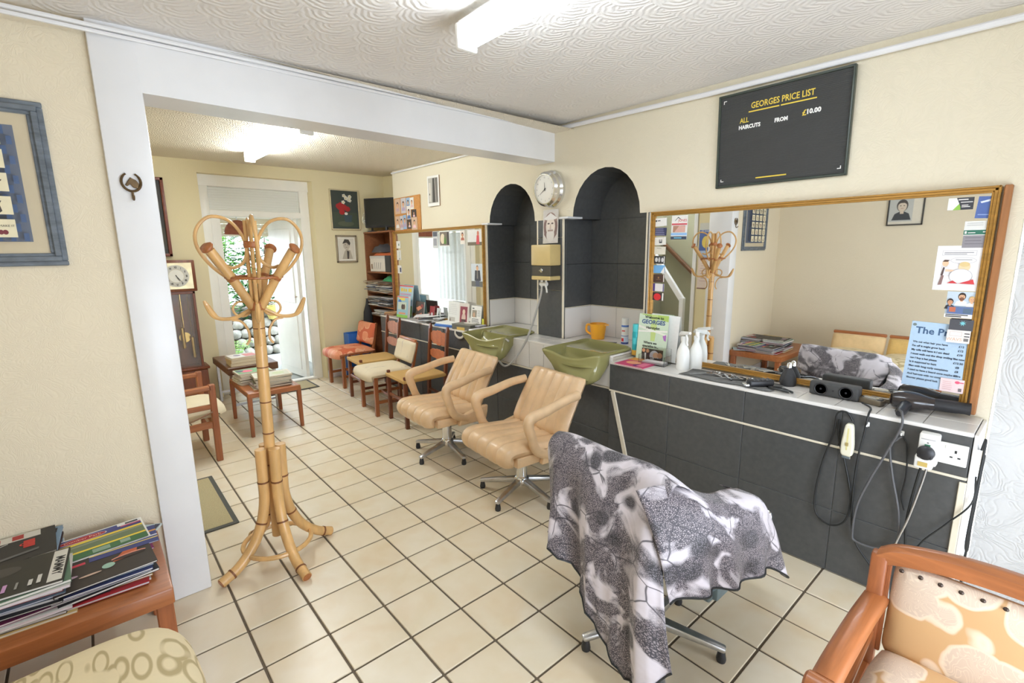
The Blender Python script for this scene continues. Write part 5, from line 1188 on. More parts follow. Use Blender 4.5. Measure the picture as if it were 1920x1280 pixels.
# ------------------------------------------------------------------ sockets, plugs, clippers on the counter front
def wallplate(name, label, cat, y, z, w, h, t=.012):
    r = thing(name, label, cat); r.matrix_world = Matrix.Translation((FX, y, z)) @ RW
    B().box((0, 0, t/2), (w, h, t), bev=.004, seg=2).obj('plate', white_plastic, r); return r
so = wallplate('wall_socket', 'white double wall socket at the right end of the counter front', 'socket', -2.005, .705, .146, .086)
for k, x in enumerate((.038, -.034)):
    if k == 0: print_mesh([('r', x-.0035, .006, .007, .012, (40, 40, 40)), ('r', x-.016, -.014, .009, .006, (40, 40, 40)), ('r', x+.007, -.014, .009, .006, (40, 40, 40))], so, .0122, 'pin_holes')
B().box((-.018, .026, .013), (.012, .016, .006), bev=.002).obj('switch', white_plastic, so); B().box((.012, .026, .013), (.012, .016, .006), bev=.002).obj('switch', white_plastic, so)
ad = thing('plug_adaptor', 'white timer adaptor with a green light plugged in beside the socket', 'adaptor'); ad.matrix_world = Matrix.Translation((FX-.012, -1.965, .715)) @ RW
B().box((0, .0, .022), (.062, .13, .044), bev=.007, seg=2).obj('body', white_plastic, ad); B().box((-.006, -.05, .044), (.058, .055, .03), bev=.008, seg=2).obj('lower_block', white_plastic, ad)
B().box((-.002, .018, .045), (.018, .009, .003), bev=.001).obj('indicator', flat((60, 116, 88)), ad)
print_mesh([('r', -.022, .046, .044, .003, (160, 158, 160)), ('r', -.003, .032, .006, .004, (60, 60, 60)), ('r', -.022, -.066, .03, .018, (196, 170, 96))], ad, .0605)
pg = thing('mains_plug', 'black three pin plug pushed into the white adaptor', 'plug'); pg.matrix_world = Matrix.Translation((FX-.057, -1.962, .705)) @ RW
b = B(); b.lathe([(.004, 0), (.027, 0), (.029, .006), (.027, .018), (.018, .024), (.004, .026)], 20); b.box((0, -.012, .012), (.048, .02, .022), bev=.005); b.obj('body', black_plastic, pg)
tr = thing('hair_trimmer', 'cream hair trimmer hanging from a hook on the dark counter front', 'trimmer'); tr.matrix_world = Matrix.Translation((FX-.014, -1.695, .672)) @ RW
b = B(); b.prism(smoothpath([(-.020, -.068, 0), (-.024, -.03, 0), (-.020, .02, 0), (-.014, .066, 0), (0, .074, 0), (.014, .066, 0), (.020, .02, 0), (.024, -.03, 0), (.020, -.068, 0), (0, -.074, 0)], 4, True), .030); b.obj('body', mat('ivory_plastic', s2l((232, 228, 206)), .35, fn=f_mottle(20, .97, 1.02)), tr, mods=[('BEVEL', dict(width=.007, segments=3, limit_method='ANGLE'))])
B().box((0, -.018, .031), (.012, .016, .006), bev=.002).obj('switch', flat((168, 150, 96)), tr); B().box((0, -.080, .015), (.034, .014, .02), bev=.002).obj('blade', chrome, tr)
print_mesh([('r', -.003, -.045, .006, .10, (222, 214, 150))], tr, .0304)
def cable(label, pts, r=.0042, m=None, name='cable', k=8): return tag(B().tube(smoothpath(pts, k), r, 7).obj(name, m or cable_m, None, smooth=60), label, 'cable')
cx = FX-.012
cable('black coiled cable looping in a wide ring left of the cream trimmer', [(cx-.002, -1.70, .755), (cx-.006, -1.675, .79), (cx-.006, -1.64, .775), (cx, -1.632, .68), (cx, -1.60, .52), (cx, -1.585, .36), (cx, -1.60, .27), (cx-.004, -1.66, .24), (cx-.004, -1.715, .285), (cx, -1.725, .40), (cx, -1.69, .55), (cx, -1.655, .66), (cx-.004, -1.65, .75)])
cable('black cable hanging from the counter top to a long loop right of the trimmer', [(2.26, -1.70, ZT+.012), (2.20, -1.745, ZT+.012), (FX-.012, -1.752, ZT-.005), (cx-.004, -1.745, .70), (cx-.004, -1.735, .60), (cx-.004, -1.732, .46), (cx-.006, -1.74, .30), (cx-.006, -1.765, .20), (cx-.01, -1.83, .12), (cx-.02, -1.88, .05), (cx-.03, -1.93, .012)])
cable('grey black hair dryer lead running down from the dryer handle in a loop', [(2.19, -1.845, ZT+.03), (2.14, -1.865, ZT+.03), (FX-.02, -1.868, ZT-.03), (cx-.012, -1.835, .66), (cx-.012, -1.79, .52), (cx-.012, -1.755, .38), (cx-.012, -1.75, .25), (cx-.01, -1.765, .21), (cx-.01, -1.85, .215), (cx-.01, -1.905, .27), (cx-.01, -1.90, .40), (cx-.01, -1.862, .56), (cx-.01, -1.842, .68), (cx-.006, -1.862, .72), (cx-.006, -1.875, .735)], .0048, grey_plastic)
cable('black lead leaving the plug and adaptor in two hanging strands', [(cx-.045, -1.958, .675), (cx-.04, -1.948, .60), (cx-.02, -1.935, .48), (cx-.02, -1.93, .36), (cx-.02, -1.945, .22), (cx-.03, -1.96, .10), (cx-.04, -1.96, .012)], .0045)
cable('pale grey lead hanging below the adaptor beside the black one', [(cx-.03, -1.97, .645), (cx-.026, -1.96, .56), (cx-.024, -1.935, .40), (cx-.024, -1.905, .26), (cx-.03, -1.90, .16), (cx-.04, -1.91, .012)], .0045, alu)
cable('thin black lead draped from the hook in the middle of the counter front', [(cx, -1.878, .735), (cx-.004, -1.895, .70), (cx-.002, -1.905, .58), (cx-.002, -1.90, .48), (cx-.002, -1.915, .42)], .003)
cable('thin black lead crossing from the wall end to the hanging strands', [(2.20, -2.106, .62), (FX-.012, -2.11, .53), (cx-.006, -2.05, .42), (cx-.012, -1.985, .31), (cx-.012, -1.965, .22), (cx-.03, -1.985, .12), (cx-.05, -2.0, .012)], .003)
cable('bunched black lead hanging down the white end of the counter', [(2.30, -2.102, .70), (2.25, -2.112, .76), (2.23, -2.115, .72), (2.21, -2.112, .52), (2.20, -2.110, .34), (2.225, -2.115, .30), (2.24, -2.112, .42), (2.245, -2.112, .60), (2.24, -2.116, .70), (2.22, -2.116, .60), (2.215, -2.113, .30), (2.20, -2.116, .12), (2.195, -2.13, .02)], .0045)
o = B().box((2.19, -2.15, .03), (.07, .05, .05), bev=.008, seg=2).obj('power_adaptor', black_plastic, None); tag(o, 'black power adaptor on the floor at the counter end', 'adaptor')
for y, z in ((-1.752, .752), (-1.872, .745)):
    b = B(); b.box((FX-.004, y, z), (.008, .014, .020), bev=.002); b.tube([(FX-.006, y, z+.006), (FX-.018, y, z+.003), (FX-.020, y, z-.006), (FX-.010, y, z-.010)], .0025, 6)
    tag(b.obj('cable_clip', white_plastic, None), 'small white cable hook stuck on the counter front %s' % ('above the cream trimmer' if y > -1.8 else 'left of the adaptor'), 'hook')
# ------------------------------------------------------------------ cards and leaflets tucked round the wide mirror
MX = WX-.0175
def msheet(name, label, cat, y0, y1, z0, z1, c, items, tilt=0, lift=0, group=None):
    return sheet(name, label, cat, abs(y1-y0), z1-z0, c, items, RW, (MX-lift, (y0+y1)/2, (z0+z1)/2), tilt, .0006, group)
Wc, Nv = (232, 230, 226), (58, 60, 96)
L_ = [('white card with a tiny black logo at the top of the left mirror edge', Wc, [('r', -.036, .004, .010, .010, (50, 50, 50)), ('r', -.022, .006, .02, .006, (90, 90, 90))]),
 ('navy card with rows of pale print on the left mirror edge', Nv, lines(-.035, .014, .07, 4, .011, (140, 140, 170), .004)),
 ('white card with a dark square emblem on the left mirror edge', (224, 222, 216), [('r', -.006, -.012, .02, .022, (70, 70, 74)), ('r', -.001, -.004, .004, .014, Wc), ('r', .005, -.004, .004, .014, Wc)]),
 ('plain cream card on the left mirror edge', (218, 212, 196), lines(-.02, .012, .04, 1, .01, (150, 146, 136), .003)),
 ('black card with white scrawled letters on the left mirror edge', (54, 54, 56), [('e', -.02, 0, .010, .014, (200, 200, 200)), ('e', .0, 0, .007, .016, (190, 190, 190)), ('e', .022, 0, .008, .014, (210, 210, 210)), ('r', .032, -.022, .006, .044, Wc)]),
 ('sky blue card with a white corner on the left mirror edge', (112, 170, 220), [('p', [(.012, -.024), (.04, .02), (.04, -.024)], Wc)]),
 ('dark brown card with a small gold emblem on the left mirror edge', (78, 56, 50), [('e', .0, .004, .006, .006, (150, 110, 70)), ('r', -.016, -.008, .032, .003, (130, 100, 70)), ('r', .034, -.022, .006, .044, Wc)]),
 ('white card with purple sides on the left mirror edge', (228, 224, 222), [('r', -.04, -.024, .018, .048, (84, 70, 138)), ('r', .034, -.024, .006, .048, (84, 70, 138))]),
 ('dark card with a bright red round bloom low on the left mirror edge', (66, 50, 52), [('e', -.004, -.002, .026, .022, (216, 48, 54)), ('r', .03, -.024, .010, .048, Wc)])]
for i, (lb, c, it) in enumerate(L_): msheet('business_card', lb, 'card', -.498, -.578, 1.643-.0572*i+.002, 1.643-.0572*i+.050, c, it, random.Random(i).uniform(-.04, .04), .0006*(i % 2), 'cards along the left mirror edge')
msheet('business_card', 'tall white JONES card with a roof logo hanging in the mirror top left', 'card', -.612, -.716, 1.562, 1.702, Wc, [('p', [(-.03, .04), (-.01, .062), (.012, .046), (.012, .042), (-.01, .056), (-.03, .036)], (50, 54, 64)), ('t', 'JONES', .02, .034, .020, {'bold': .0004}, (196, 96, 100)), ('r', -.05, .014, .1, .010, (206, 88, 96)), ('r', -.04, -.028, .08, .038, (176, 132, 110)), ('p', [(-.03, -.028), (.0, .010), (.04, .006), (.04, -.028)], (214, 168, 156)), ('r', -.052, -.046, .104, .014, (150, 190, 232)), ('r', -.052, -.07, .104, .018, (56, 70, 92)), ('r', -.03, -.064, .05, .006, (120, 190, 220))], -.02)
msheet('leaflet', 'dark and lime green card at the top right of the mirror', 'card', -1.876, -1.954, 1.648, 1.696, (62, 62, 68), [('p', [(-.039, -.024), (-.039, .024), (-.014, .024), (-.004, .0), (-.018, -.024)], (232, 232, 228)), ('p', [(-.022, -.024), (-.004, .0), (.0, -.010), (.002, -.024)], (142, 190, 76)), ('r', -.008, .014, .03, .004, Wc), ('r', .0, .004, .036, .003, Wc), ('r', .004, -.008, .02, .003, Wc), ('r', .004, -.014, .026, .003, Wc)])
msheet('leaflet', 'blue booklet in the top right corner of the mirror', 'leaflet', -1.965, -2.011, 1.611, 1.695, (82, 106, 168), [('p', [(-.016, .022), (.02, .034), (.02, .026), (-.012, .016)], (214, 222, 236)), ('r', -.016, -.03, .034, .004, (140, 160, 206))], -.05)
msheet('leaflet', 'white card with a green band below the blue booklet', 'leaflet', -1.937, -2.012, 1.543, 1.601, (228, 228, 224), [('r', -.0375, -.024, .075, .018, (52, 116, 96)), ('r', -.034, -.020, .006, .010, Wc), ('r', -.024, -.018, .022, .003, Wc), ('r', .02, -.016, .014, .004, Wc)]+lines(-.03, .02, .06, 2, .008, (190, 190, 190), .002))
msheet('leaflet', 'grey card with faint print under the green banded card', 'leaflet', -1.938, -2.012, 1.496, 1.545, (146, 142, 148), lines(-.03, .014, .06, 3, .012, (120, 116, 124), .003), 0, .0007)
msheet('cartoon_print', 'white cartoon sheet of a barber cutting an old man hair on the mirror', 'cartoon', -1.864, -2.012, 1.322, 1.505, (236, 232, 232), [
 ('r', -.056, .052, .105, .020, (180, 180, 184)), ('r', -.055, .053, .103, .018, (236, 232, 232)), ('r', -.050, .062, .09, .003, (150, 150, 154)), ('r', -.050, .056, .07, .003, (150, 150, 154)), ('e', .012, .032, .040, .013, (170, 170, 176)), ('e', .012, .032, .039, .012, (236, 232, 232)), ('r', -.012, .033, .05, .003, (160, 160, 164)),
 ('e', -.042, .020, .010, .013, (236, 196, 160)), ('p', [(-.052, .026), (-.046, .034), (-.030, .033), (-.036, .026)], (90, 66, 54)), ('p', [(-.052, .006), (-.03, .006), (-.026, -.03), (-.05, -.03)], (226, 224, 226)), ('p', [(-.048, .004), (-.042, .002), (-.046, -.03), (-.053, -.03)], (86, 70, 70)), ('p', [(-.05, -.03), (-.042, -.03), (-.046, -.068), (-.058, -.07)], (140, 110, 106)), ('p', [(-.04, -.004), (-.012, -.008), (-.010, -.014), (-.04, -.014)], (236, 200, 170)),
 ('e', .018, .006, .018, .020, (238, 208, 168)), ('e', .018, .016, .016, .010, (222, 196, 140)), ('e', .010, -.032, .036, .030, (150, 150, 156)), ('e', .010, -.032, .035, .029, (230, 228, 232)), ('p', [(-.03, -.062), (-.012, -.05), (.004, -.062)], (206, 60, 66)), ('p', [(.006, -.062), (.05, -.044), (.056, -.064)], (206, 64, 70))])
msheet('leaflet', 'colour photo card of smiling workers on the right mirror edge', 'leaflet', -1.916, -2.01, 1.21, 1.318, (196, 210, 222), face_items(.0, .032, .022, (60, 46, 40), SK2, (236, 236, 236), (120, 80, 60))+face_items(.032, .022, .018, (214, 176, 120), SK2, (230, 226, 226))+face_items(-.034, .01, .018, (50, 40, 40), SK, (52, 52, 56))+[('r', -.04, -.038, .08, .03, (96, 116, 160)), ('r', -.034, -.03, .02, .02, (196, 110, 80)), ('r', .01, -.034, .026, .02, (90, 110, 130)), ('r', -.047, -.054, .094, .016, Wc), ('r', -.043, -.044, .07, .004, (46, 46, 50)), ('r', -.043, -.051, .05, .004, (46, 46, 50))])
msheet('leaflet', 'charcoal card with a blue starburst below the workers card', 'leaflet', -1.938, -2.012, 1.158, 1.205, (78, 78, 84), [('p', [(.004+.012*math.cos(a)*(1 if k % 2 else .4), .008+.012*math.sin(a)*(1 if k % 2 else .4)) for k, a in enumerate([2*PI*i/16 for i in range(16)])], (120, 196, 206))], 0, .014)
msheet('leaflet', 'pale WAVS card with a small outlined box on the right mirror edge', 'leaflet', -1.935, -2.008, 1.107, 1.160, (232, 224, 218), [('r', -.028, .002, .038, .018, (196, 170, 166)), ('r', -.027, .003, .036, .016, (234, 228, 222)), ('t', 'WAVS', -.012, -.018, .018, {'wide': 1.0}, (224, 186, 160)), ('r', .018, .012, .016, .004, (70, 70, 74)), ('r', .018, .0, .016, .004, (70, 70, 74)), ('r', .018, -.018, .014, .012, (120, 116, 116))], 0, .0148)
PR = [('t', 'The Prices', -.0, .092, .040, {'bold': .001}, (62, 92, 128)), ('e', -.092, .128, .007, .006, (120, 132, 130))]
for i, (a, c) in enumerate((('We cut what hair you have', '\u00a312'), ('I\'m off it might grow back', '\u00a312'), ('My wife will have it I am dead', '\u00a310'), ('I must walk out the shop smiling like new', ''), ('can I buy a hat please', '\u00a312.50'), ('Is it supposed to hurt', '\u00a38'), ('Man with long curly complaints', '\u00a38'), ('I used to have a beard once maybe more', '\u00a38'), ('And haircuts with no comment', '\u00a315'), ('Shorter please good luck', ''))):
    y = .050-.0178*i; PR.append(('t', a, -.088, y, .0115, {'bold': .0003, 'cx': False, 'wide': .92}, (44, 52, 66)))
    if c: PR.append(('t', c, .072, y, .0115, {'bold': .0003}, (44, 52, 66)))
sheet('price_poster', 'pale blue comic price poster standing in the mirror right corner', 'poster', .205, .285, (176, 200, 222), PR, RW, (MX-.004, -1.912, 1.038), -.03, lean=-.03)
msheet('leaflet', 'pink card over the lower corner of the blue price poster', 'card', -1.937, -2.013, .895, .952, (232, 208, 208), [('e', .016, .016, .008, .006, (220, 90, 120)), ('r', .016, .014, .02, .004, (220, 90, 120))]+lines(-.03, .014, .034, 5, .008, (214, 170, 170), .002)+[('r', .022, -.022, .01, .014, (120, 110, 112))], 0, .013)
# ------------------------------------------------------------------ photos on the smaller mirror, collage and snapshot above it
def rsheet(label, y0, y1, z0, z1, c, it, tilt=0): return msheet('photo_print', label, 'photo', y0, y1, z0, z1, c, it, tilt, 0, 'photos on the smaller mirror')
rsheet('narrow grey photo strip at the top of the smaller mirror', 2.085, 1.99, 1.545, 1.712, (206, 206, 206), [('r', -.04, .03, .08, .045, (90, 92, 100)), ('r', -.03, -.06, .06, .07, (150, 150, 156))])
rsheet('colour photo of a leafy plant at the top of the smaller mirror', 1.96, 1.78, 1.56, 1.705, Wc, [('r', -.082, -.064, .164, .13, (120, 110, 100)), ('e', -.03, .0, .04, .05, (222, 206, 180)), ('p', [(-.01, -.05), (.0, .04), (.015, -.01), (.03, .03), (.035, -.05)], (96, 132, 60)), ('r', .05, -.06, .03, .12, (60, 56, 54))])
rsheet('small photo of a reddish figure at the top of the smaller mirror', 1.60, 1.525, 1.575, 1.70, (224, 216, 206), face_items(.0, .02, .03, (70, 50, 44), SK, (170, 96, 76)))
rsheet('photo of a person in a red shirt at the top right of the smaller mirror', 1.485, 1.26, 1.56, 1.70, (220, 218, 214), [('r', -.11, -.07, .22, .03, (110, 100, 80)), ('p', [(.02, -.06), (.07, -.06), (.065, .02), (.03, .02)], (196, 70, 76)), ('e', .05, .036, .016, .022, (190, 110, 90))])
rsheet('photo of a man in a dark jacket standing outdoors on the smaller mirror', 1.44, 1.262, 1.185, 1.395, (206, 214, 220), [('r', -.088, -.104, .176, .05, (110, 110, 104)), ('p', [(-.025, -.10), (.035, -.10), (.035, -.03), (-.025, -.03)], (90, 94, 110)), ('p', [(-.04, -.05), (.055, -.05), (.045, .045), (-.03, .045)], (64, 66, 72)), ('p', [(-.004, -.03), (.014, -.03), (.012, .045), (-.002, .045)], (130, 124, 118)), ('e', .006, .066, .018, .024, SK2), ('p', [(-.014, .07), (.006, .094), (.026, .07), (.006, .084)], (70, 54, 46))])
for i, (z0, z1, lb) in enumerate(((1.55, 1.63, 'small white card highest on the left edge of the smaller mirror'), (1.42, 1.53, 'tall white card with a green line on the left edge of the smaller mirror'), (1.27, 1.36, 'white card with a navy square low on the left edge of the smaller mirror'))):
    msheet('business_card', lb, 'card', 2.855, 2.765, z0, z1, Wc, [[('e', .01, .0, .012, .014, (110, 140, 120))], [('r', .01, -.02, .006, .06, (110, 150, 110)), ('r', .008, -.05, .012, .02, (60, 70, 90))], [('r', .005, -.03, .03, .05, (60, 66, 100))]][i], 0, 0, 'cards on the smaller mirror')
co = thing('photo_board', 'cork board covered with cut out portrait photos above the smaller mirror', 'notice board'); co.matrix_world = Matrix.Translation((WX, 2.592, 1.915)) @ RW
cork = mat('cork', s2l((196, 140, 80)), .8, fn=f_mottle(60, .85, 1.12))
B().box((0, 0, .008), (.56, .36, .016), bev=.006, seg=2).obj('board', cork, co)
HR, TP = [(60, 40, 34), (92, 60, 40), (40, 36, 36), (120, 84, 50)], [(190, 160, 170), (176, 160, 190), (90, 120, 170), (222, 190, 190), (236, 200, 208), (230, 230, 230)]
k = 0
for (x, y, w, h) in ((-.19, .09, .12, .16), (-.06, .09, .11, .16), (.045, .105, .08, .12), (.125, .10, .08, .12), (.16, -.01, .10, .09), (-.205, -.09, .09, .15), (-.115, -.09, .07, .15), (-.04, -.085, .07, .15), (.055, -.0, .08, .16), (.06, -.11, .10, .10), (.165, -.11, .12, .13)):
    o = B().box((x, y, .0168+.0004*k), (w, h, .0006)).obj('photo', flat([(206, 176, 150), (200, 196, 200), (150, 180, 210), (230, 226, 220), (70, 60, 56)][k % 5]), co, smooth=0)
    print_mesh(face_items(x, y+h*.08, h*.26, HR[k % 4], SK2, TP[k % 6]), o, .0172+.0004*k); k += 1
sn = thing('snapshot_frame', 'small black and white tree snapshot curling off the wall above the smaller mirror', 'picture'); sn.matrix_world = Matrix.Translation((WX-.012, 2.03, 2.10)) @ RW @ Matrix.Rotation(.10, 4, 'Y')
B().box((0, 0, -.004), (.175, .29, .004)).obj('backing', flat((176, 130, 84)), sn, smooth=0); B().box((-.004, 0, .008), (.185, .29, .002)).obj('print_sheet', flat((234, 232, 226)), sn, smooth=0)
print_mesh([('r', -.08, -.115, .15, .24, (176, 172, 164)), ('p', [(-.02, -.11), (.03, -.11), (.02, .12), (-.01, .12)], (70, 68, 64)), ('p', [(.04, -.11), (.068, -.11), (.068, .12), (.03, .12)], (110, 106, 100)), ('r', -.07, -.1, .03, .18, (206, 200, 190)), ('e', -.06, -.03, .006, .01, (60, 58, 56))], sn, .0092)
# ------------------------------------------------------------------ clutter on the rear counter
ZC = .801
def stand(name, label, cat, y, x, w, h, t, cover, items, rz=0, lean=-.12):
    base = Matrix.Rotation(rz, 4, 'Z') @ RW
    return booklet(name, label, cat, w, h, t, cover, items, (x, y, ZC+h/2*math.cos(lean)+.002), 0, base=base, tiltx=lean)
stand('magazine', 'tall pale blue magazine with a red bar propped against the smaller mirror', 'magazine', 2.62, 2.36, .30, .345, .006, (176, 200, 214), [('r', -.15, .155, .30, .014, (214, 80, 84)), ('r', -.12, .10, .05, .038, (226, 196, 84)), ('r', -.06, .10, .03, .034, (222, 190, 90)), ('r', -.02, .10, .04, .03, (226, 196, 84)), ('r', .05, .10, .07, .038, (228, 200, 90)), ('r', -.13, .06, .24, .02, (196, 160, 190)), ('r', -.15, .0, .30, .03, (150, 186, 200)), ('r', -.15, -.17, .3, .12, (120, 160, 90))])
stand('puzzle_book', 'thick colourful book with a blue spine standing on the cluttered counter', 'book', 2.52, 2.285, .20, .235, .032, (150, 186, 200), [('r', -.1, .10, .2, .012, (222, 110, 110)), ('r', -.06, .07, .1, .026, (230, 210, 90)), ('e', -.05, .05, .03, .03, (80, 120, 190)), ('r', -.08, -.03, .15, .08, (196, 206, 190)), ('e', .0, .0, .02, .03, (70, 60, 60)), ('e', .03, .0, .02, .03, (90, 70, 60)), ('r', -.06, -.08, .12, .018, (228, 150, 110)), ('r', -.1, -.117, .2, .03, (140, 190, 80))], .12)
stand('greeting_card', 'dark photo card with an orange scene beside the colourful book', 'card', 2.27, 2.33, .20, .19, .008, (66, 52, 46), [('p', [(-.09, .02), (.0, .05), (.06, .03), (-.04, -.01)], (206, 130, 100)), ('p', [(-.07, -.06), (.05, -.02), (.06, -.04), (-.04, -.09)], (190, 110, 80)), ('e', .05, .05, .03, .02, (140, 50, 50))], -.1)
stand('greeting_card', 'small red and white card behind the heap of papers', 'card', 2.10, 2.37, .09, .15, .004, (150, 60, 66), [('r', -.045, -.075, .09, .05, (220, 220, 220)), ('e', 0, -.01, .02, .02, (220, 210, 210))])
stand('greeting_card', 'small framed dark card lying above the photo cards', 'card', 2.15, 2.385, .12, .075, .004, (222, 180, 150), [('r', -.045, -.027, .07, .052, (90, 44, 60))], 0, -.05)
stand('greeting_card', 'narrow dark green and silver card behind the paper heap', 'card', 1.96, 2.36, .07, .14, .004, (196, 200, 200), [('p', [(-.02, -.06), (.025, -.06), (.01, .06)], (50, 72, 66))])
stand('greeting_card', 'tall white printed sheet leaning on the smaller mirror', 'card', 1.70, 2.37, .19, .225, .004, (228, 228, 224), lines(-.08, .08, .15, 6, .018, (206, 206, 204), .004)+[('r', -.07, -.09, .1, .05, (190, 186, 180)), ('e', -.05, -.07, .012, .018, (140, 130, 120))])
stand('greeting_card', 'white card with a maroon picture leaning on the smaller mirror', 'card', 1.50, 2.35, .14, .225, .006, (222, 214, 206), [('r', -.055, -.09, .105, .17, (146, 66, 78)), ('e', .0, -.03, .03, .05, (216, 190, 176)), ('e', .0, .03, .02, .024, (226, 200, 180)), ('r', -.03, -.09, .06, .05, (90, 60, 60))], .08)
stand('newspaper_cutting', 'newspaper cutting with a small photo at the right end of the smaller mirror', 'cutting', 1.335, 2.365, .16, .21, .002, (236, 234, 228), [('r', -.06, .0, .07, .065, (150, 140, 124)), ('e', -.03, .02, .016, .024, (200, 160, 130)), ('r', -.06, .075, .03, .01, (90, 90, 90))]+lines(.02, .06, .055, 5, .012, (150, 150, 150), .004)+lines(-.06, -.02, .13, 6, .013, (120, 120, 120), .006))
rr = random.Random(21)
for i in range(16):
    x, y = 2.24+.12*rr.random(), 1.80+.38*rr.random()
    o = B().box((0, 0, 0), (.15*rr.uniform(.6, 1.1), .21*rr.uniform(.6, 1.1), .0016)).obj('paper_sheet', flat([(236, 236, 236), (228, 230, 236), (214, 214, 214)][i % 3]), None, smooth=0)
    o.location = (x, y, ZC+.004+.0042*i); o.rotation_euler = (rr.uniform(-.07, .07), rr.uniform(-.07, .07), rr.uniform(-1.5, 1.5)); tag(o, 'loose sheet, %s up in the paper heap on the cluttered counter' % ORD[i], 'paper', 'loose papers on the cluttered counter')
def flatbox(name, label, cat, x, y, z, d, c, rz=0, bev=.002): return tag(atl(B().box((0, 0, d[2]/2), d, bev=bev).obj(name, flat(c), None), x, y, z, rz), label, cat)
flatbox('folder', 'bright blue folder under white sheets on the counter front edge', 'folder', 2.285, 1.66, ZC, (.15, .26, .014), (74, 124, 206), .25)
flatbox('folder', 'second blue folder lying under the bright blue one', 'folder', 2.29, 1.655, ZC+.0146, (.16, .25, .010), (98, 146, 216), .15)
for i in range(4): flatbox('paper_sheet', 'white sheet, %s up in the tidy stack on the blue folders' % ORD[i], 'paper', 2.30+.006*i, 1.66+.004*i, ZC+.0252+.0022*i, (.17, .25, .0018), (236, 236, 232), .2+.04*i)['group'] = 'white sheets on the blue folders'
gb_ = thing('box_file', 'grey flat box with an oval white label at the right end of the cluttered counter', 'box', (2.305, 1.375, ZC), .12)
B().box((0, 0, .024), (.19, .25, .048), bev=.003).obj('body', flat((112, 112, 102)), gb_); B().box((0, 0, .0495), (.192, .252, .004), bev=.001).obj('lid', flat((122, 122, 112)), gb_); print_mesh([('e', .02, .0, .04, .075, (230, 226, 220))], gb_, .0518, 'label_print')
flatbox('comb_box', 'yellow box lying on the counter front edge before the grey box', 'box', 2.225, 1.385, ZC, (.035, .14, .028), (222, 190, 104), .1)
flatbox('tray', 'pale lilac tray of small things at the ledge end of the cluttered counter', 'tray', 2.335, 1.24, ZC+.035, (.10, .07, .012), (196, 192, 206), .1)
tag(B().tube(smoothpath([(2.195, 1.43, .80), (2.185, 1.42, .765), (2.182, 1.37, .738), (2.182, 1.31, .745), (2.188, 1.275, .79), (2.20, 1.26, .805)], 6), [.004]+[.0055]*29+[.004], 7, sx=2).obj('strap', mat('white_strap', s2l((214, 208, 196)), .7, fn=f_mottle(30, .95, 1.03)), None), 'white strap looping over the edge of the cluttered counter', 'strap')
tg = B(); tg.box((0, 0, .05), (.008, .026, .10), bev=.002); tg.box((-.002, .012, .03), (.008, .022, .06), rot=(.25, 0, 0), bev=.002); tag(atl(tg.obj('highlighter', flat((226, 226, 92)), None), 2.375, 1.245, ZC, 0), 'bright yellow tag standing by the right end of the smaller mirror', 'tag')
b = B(); r5 = random.Random(9)
for i in range(30):
    a, l = r5.uniform(0, 2*PI), r5.uniform(.02, .05); b.tube([(0, 0, .004), (l*.6*math.cos(a), l*.6*math.sin(a), .03), (l*math.cos(a), l*math.sin(a), .018)], .002, 4)
o = atl(b.obj('ribbon', flat((168, 214, 190)), None), 2.33, 1.56, ZC); o['kind'] = 'stuff'
o['label'] = 'mint green curled ribbon beside the white cards'; o['category'] = 'ribbon'
# ------------------------------------------------------------------ bookcase contents
pw = thing('storage_box', 'white printed cardboard box on the second shelf of the bookcase', 'box', (2.47, 3.30, 1.28), .05)
B().box((0, 0, .085), (.20, .36, .17), bev=.003).obj('body', flat((222, 216, 208)), pw); B().box((0, 0, .172), (.206, .366, .03), bev=.002).obj('lid', flat((204, 200, 196)), pw)
print_mesh([('p', [(-.10+.05*i, -.05), (-.085+.05*i, -.05), (-.06+.05*i, .03), (-.075+.05*i, .03)], (160, 156, 156)) for i in range(4)]+[('r', -.15, -.05, .03, .06, (130, 96, 70))], pw, .0, M=Matrix.Translation((-.1008, 0, .08)) @ RW)
def cloth(name, label, cat, x, y, z, w, d, h, c, seed):
    r = random.Random(seed); rows = []
    for i in range(7):
        rows.append([(x-w/2+w*i/6, y-d/2+d*j/8, z+h*(math.sin(PI*i/6)**.5)*(math.sin(PI*j/8)**.5)*r.uniform(.7, 1.1)) for j in range(9)])
    b = B(); b.grid(rows); b.face([rows[0][0], rows[0][-1], rows[-1][-1], rows[-1][0]]); return tag(b.obj(name, flat(c, .8), None, smooth=60), label, cat)
cloth('folded_cloth', 'orange cloth folded on the white box in the bookcase', 'cloth', 2.46, 3.27, 1.472, .18, .34, .05, (222, 120, 74), 1)
cloth('dark_bag', 'dark grey bag on the top shelf of the bookcase', 'bag', 2.48, 3.33, 1.508, .2, .34, .11, (84, 82, 86), 2)
cloth('carrier_bag', 'green carrier bag on the shelf below the white box', 'bag', 2.46, 3.08, 1.17, .2, .26, .08, (58, 140, 92), 3)
flatbox('black_case', 'black case standing at the mirror end of the bookcase shelf', 'case', 2.47, 3.04, 1.28, (.2, .12, .19), (56, 56, 58), .05)
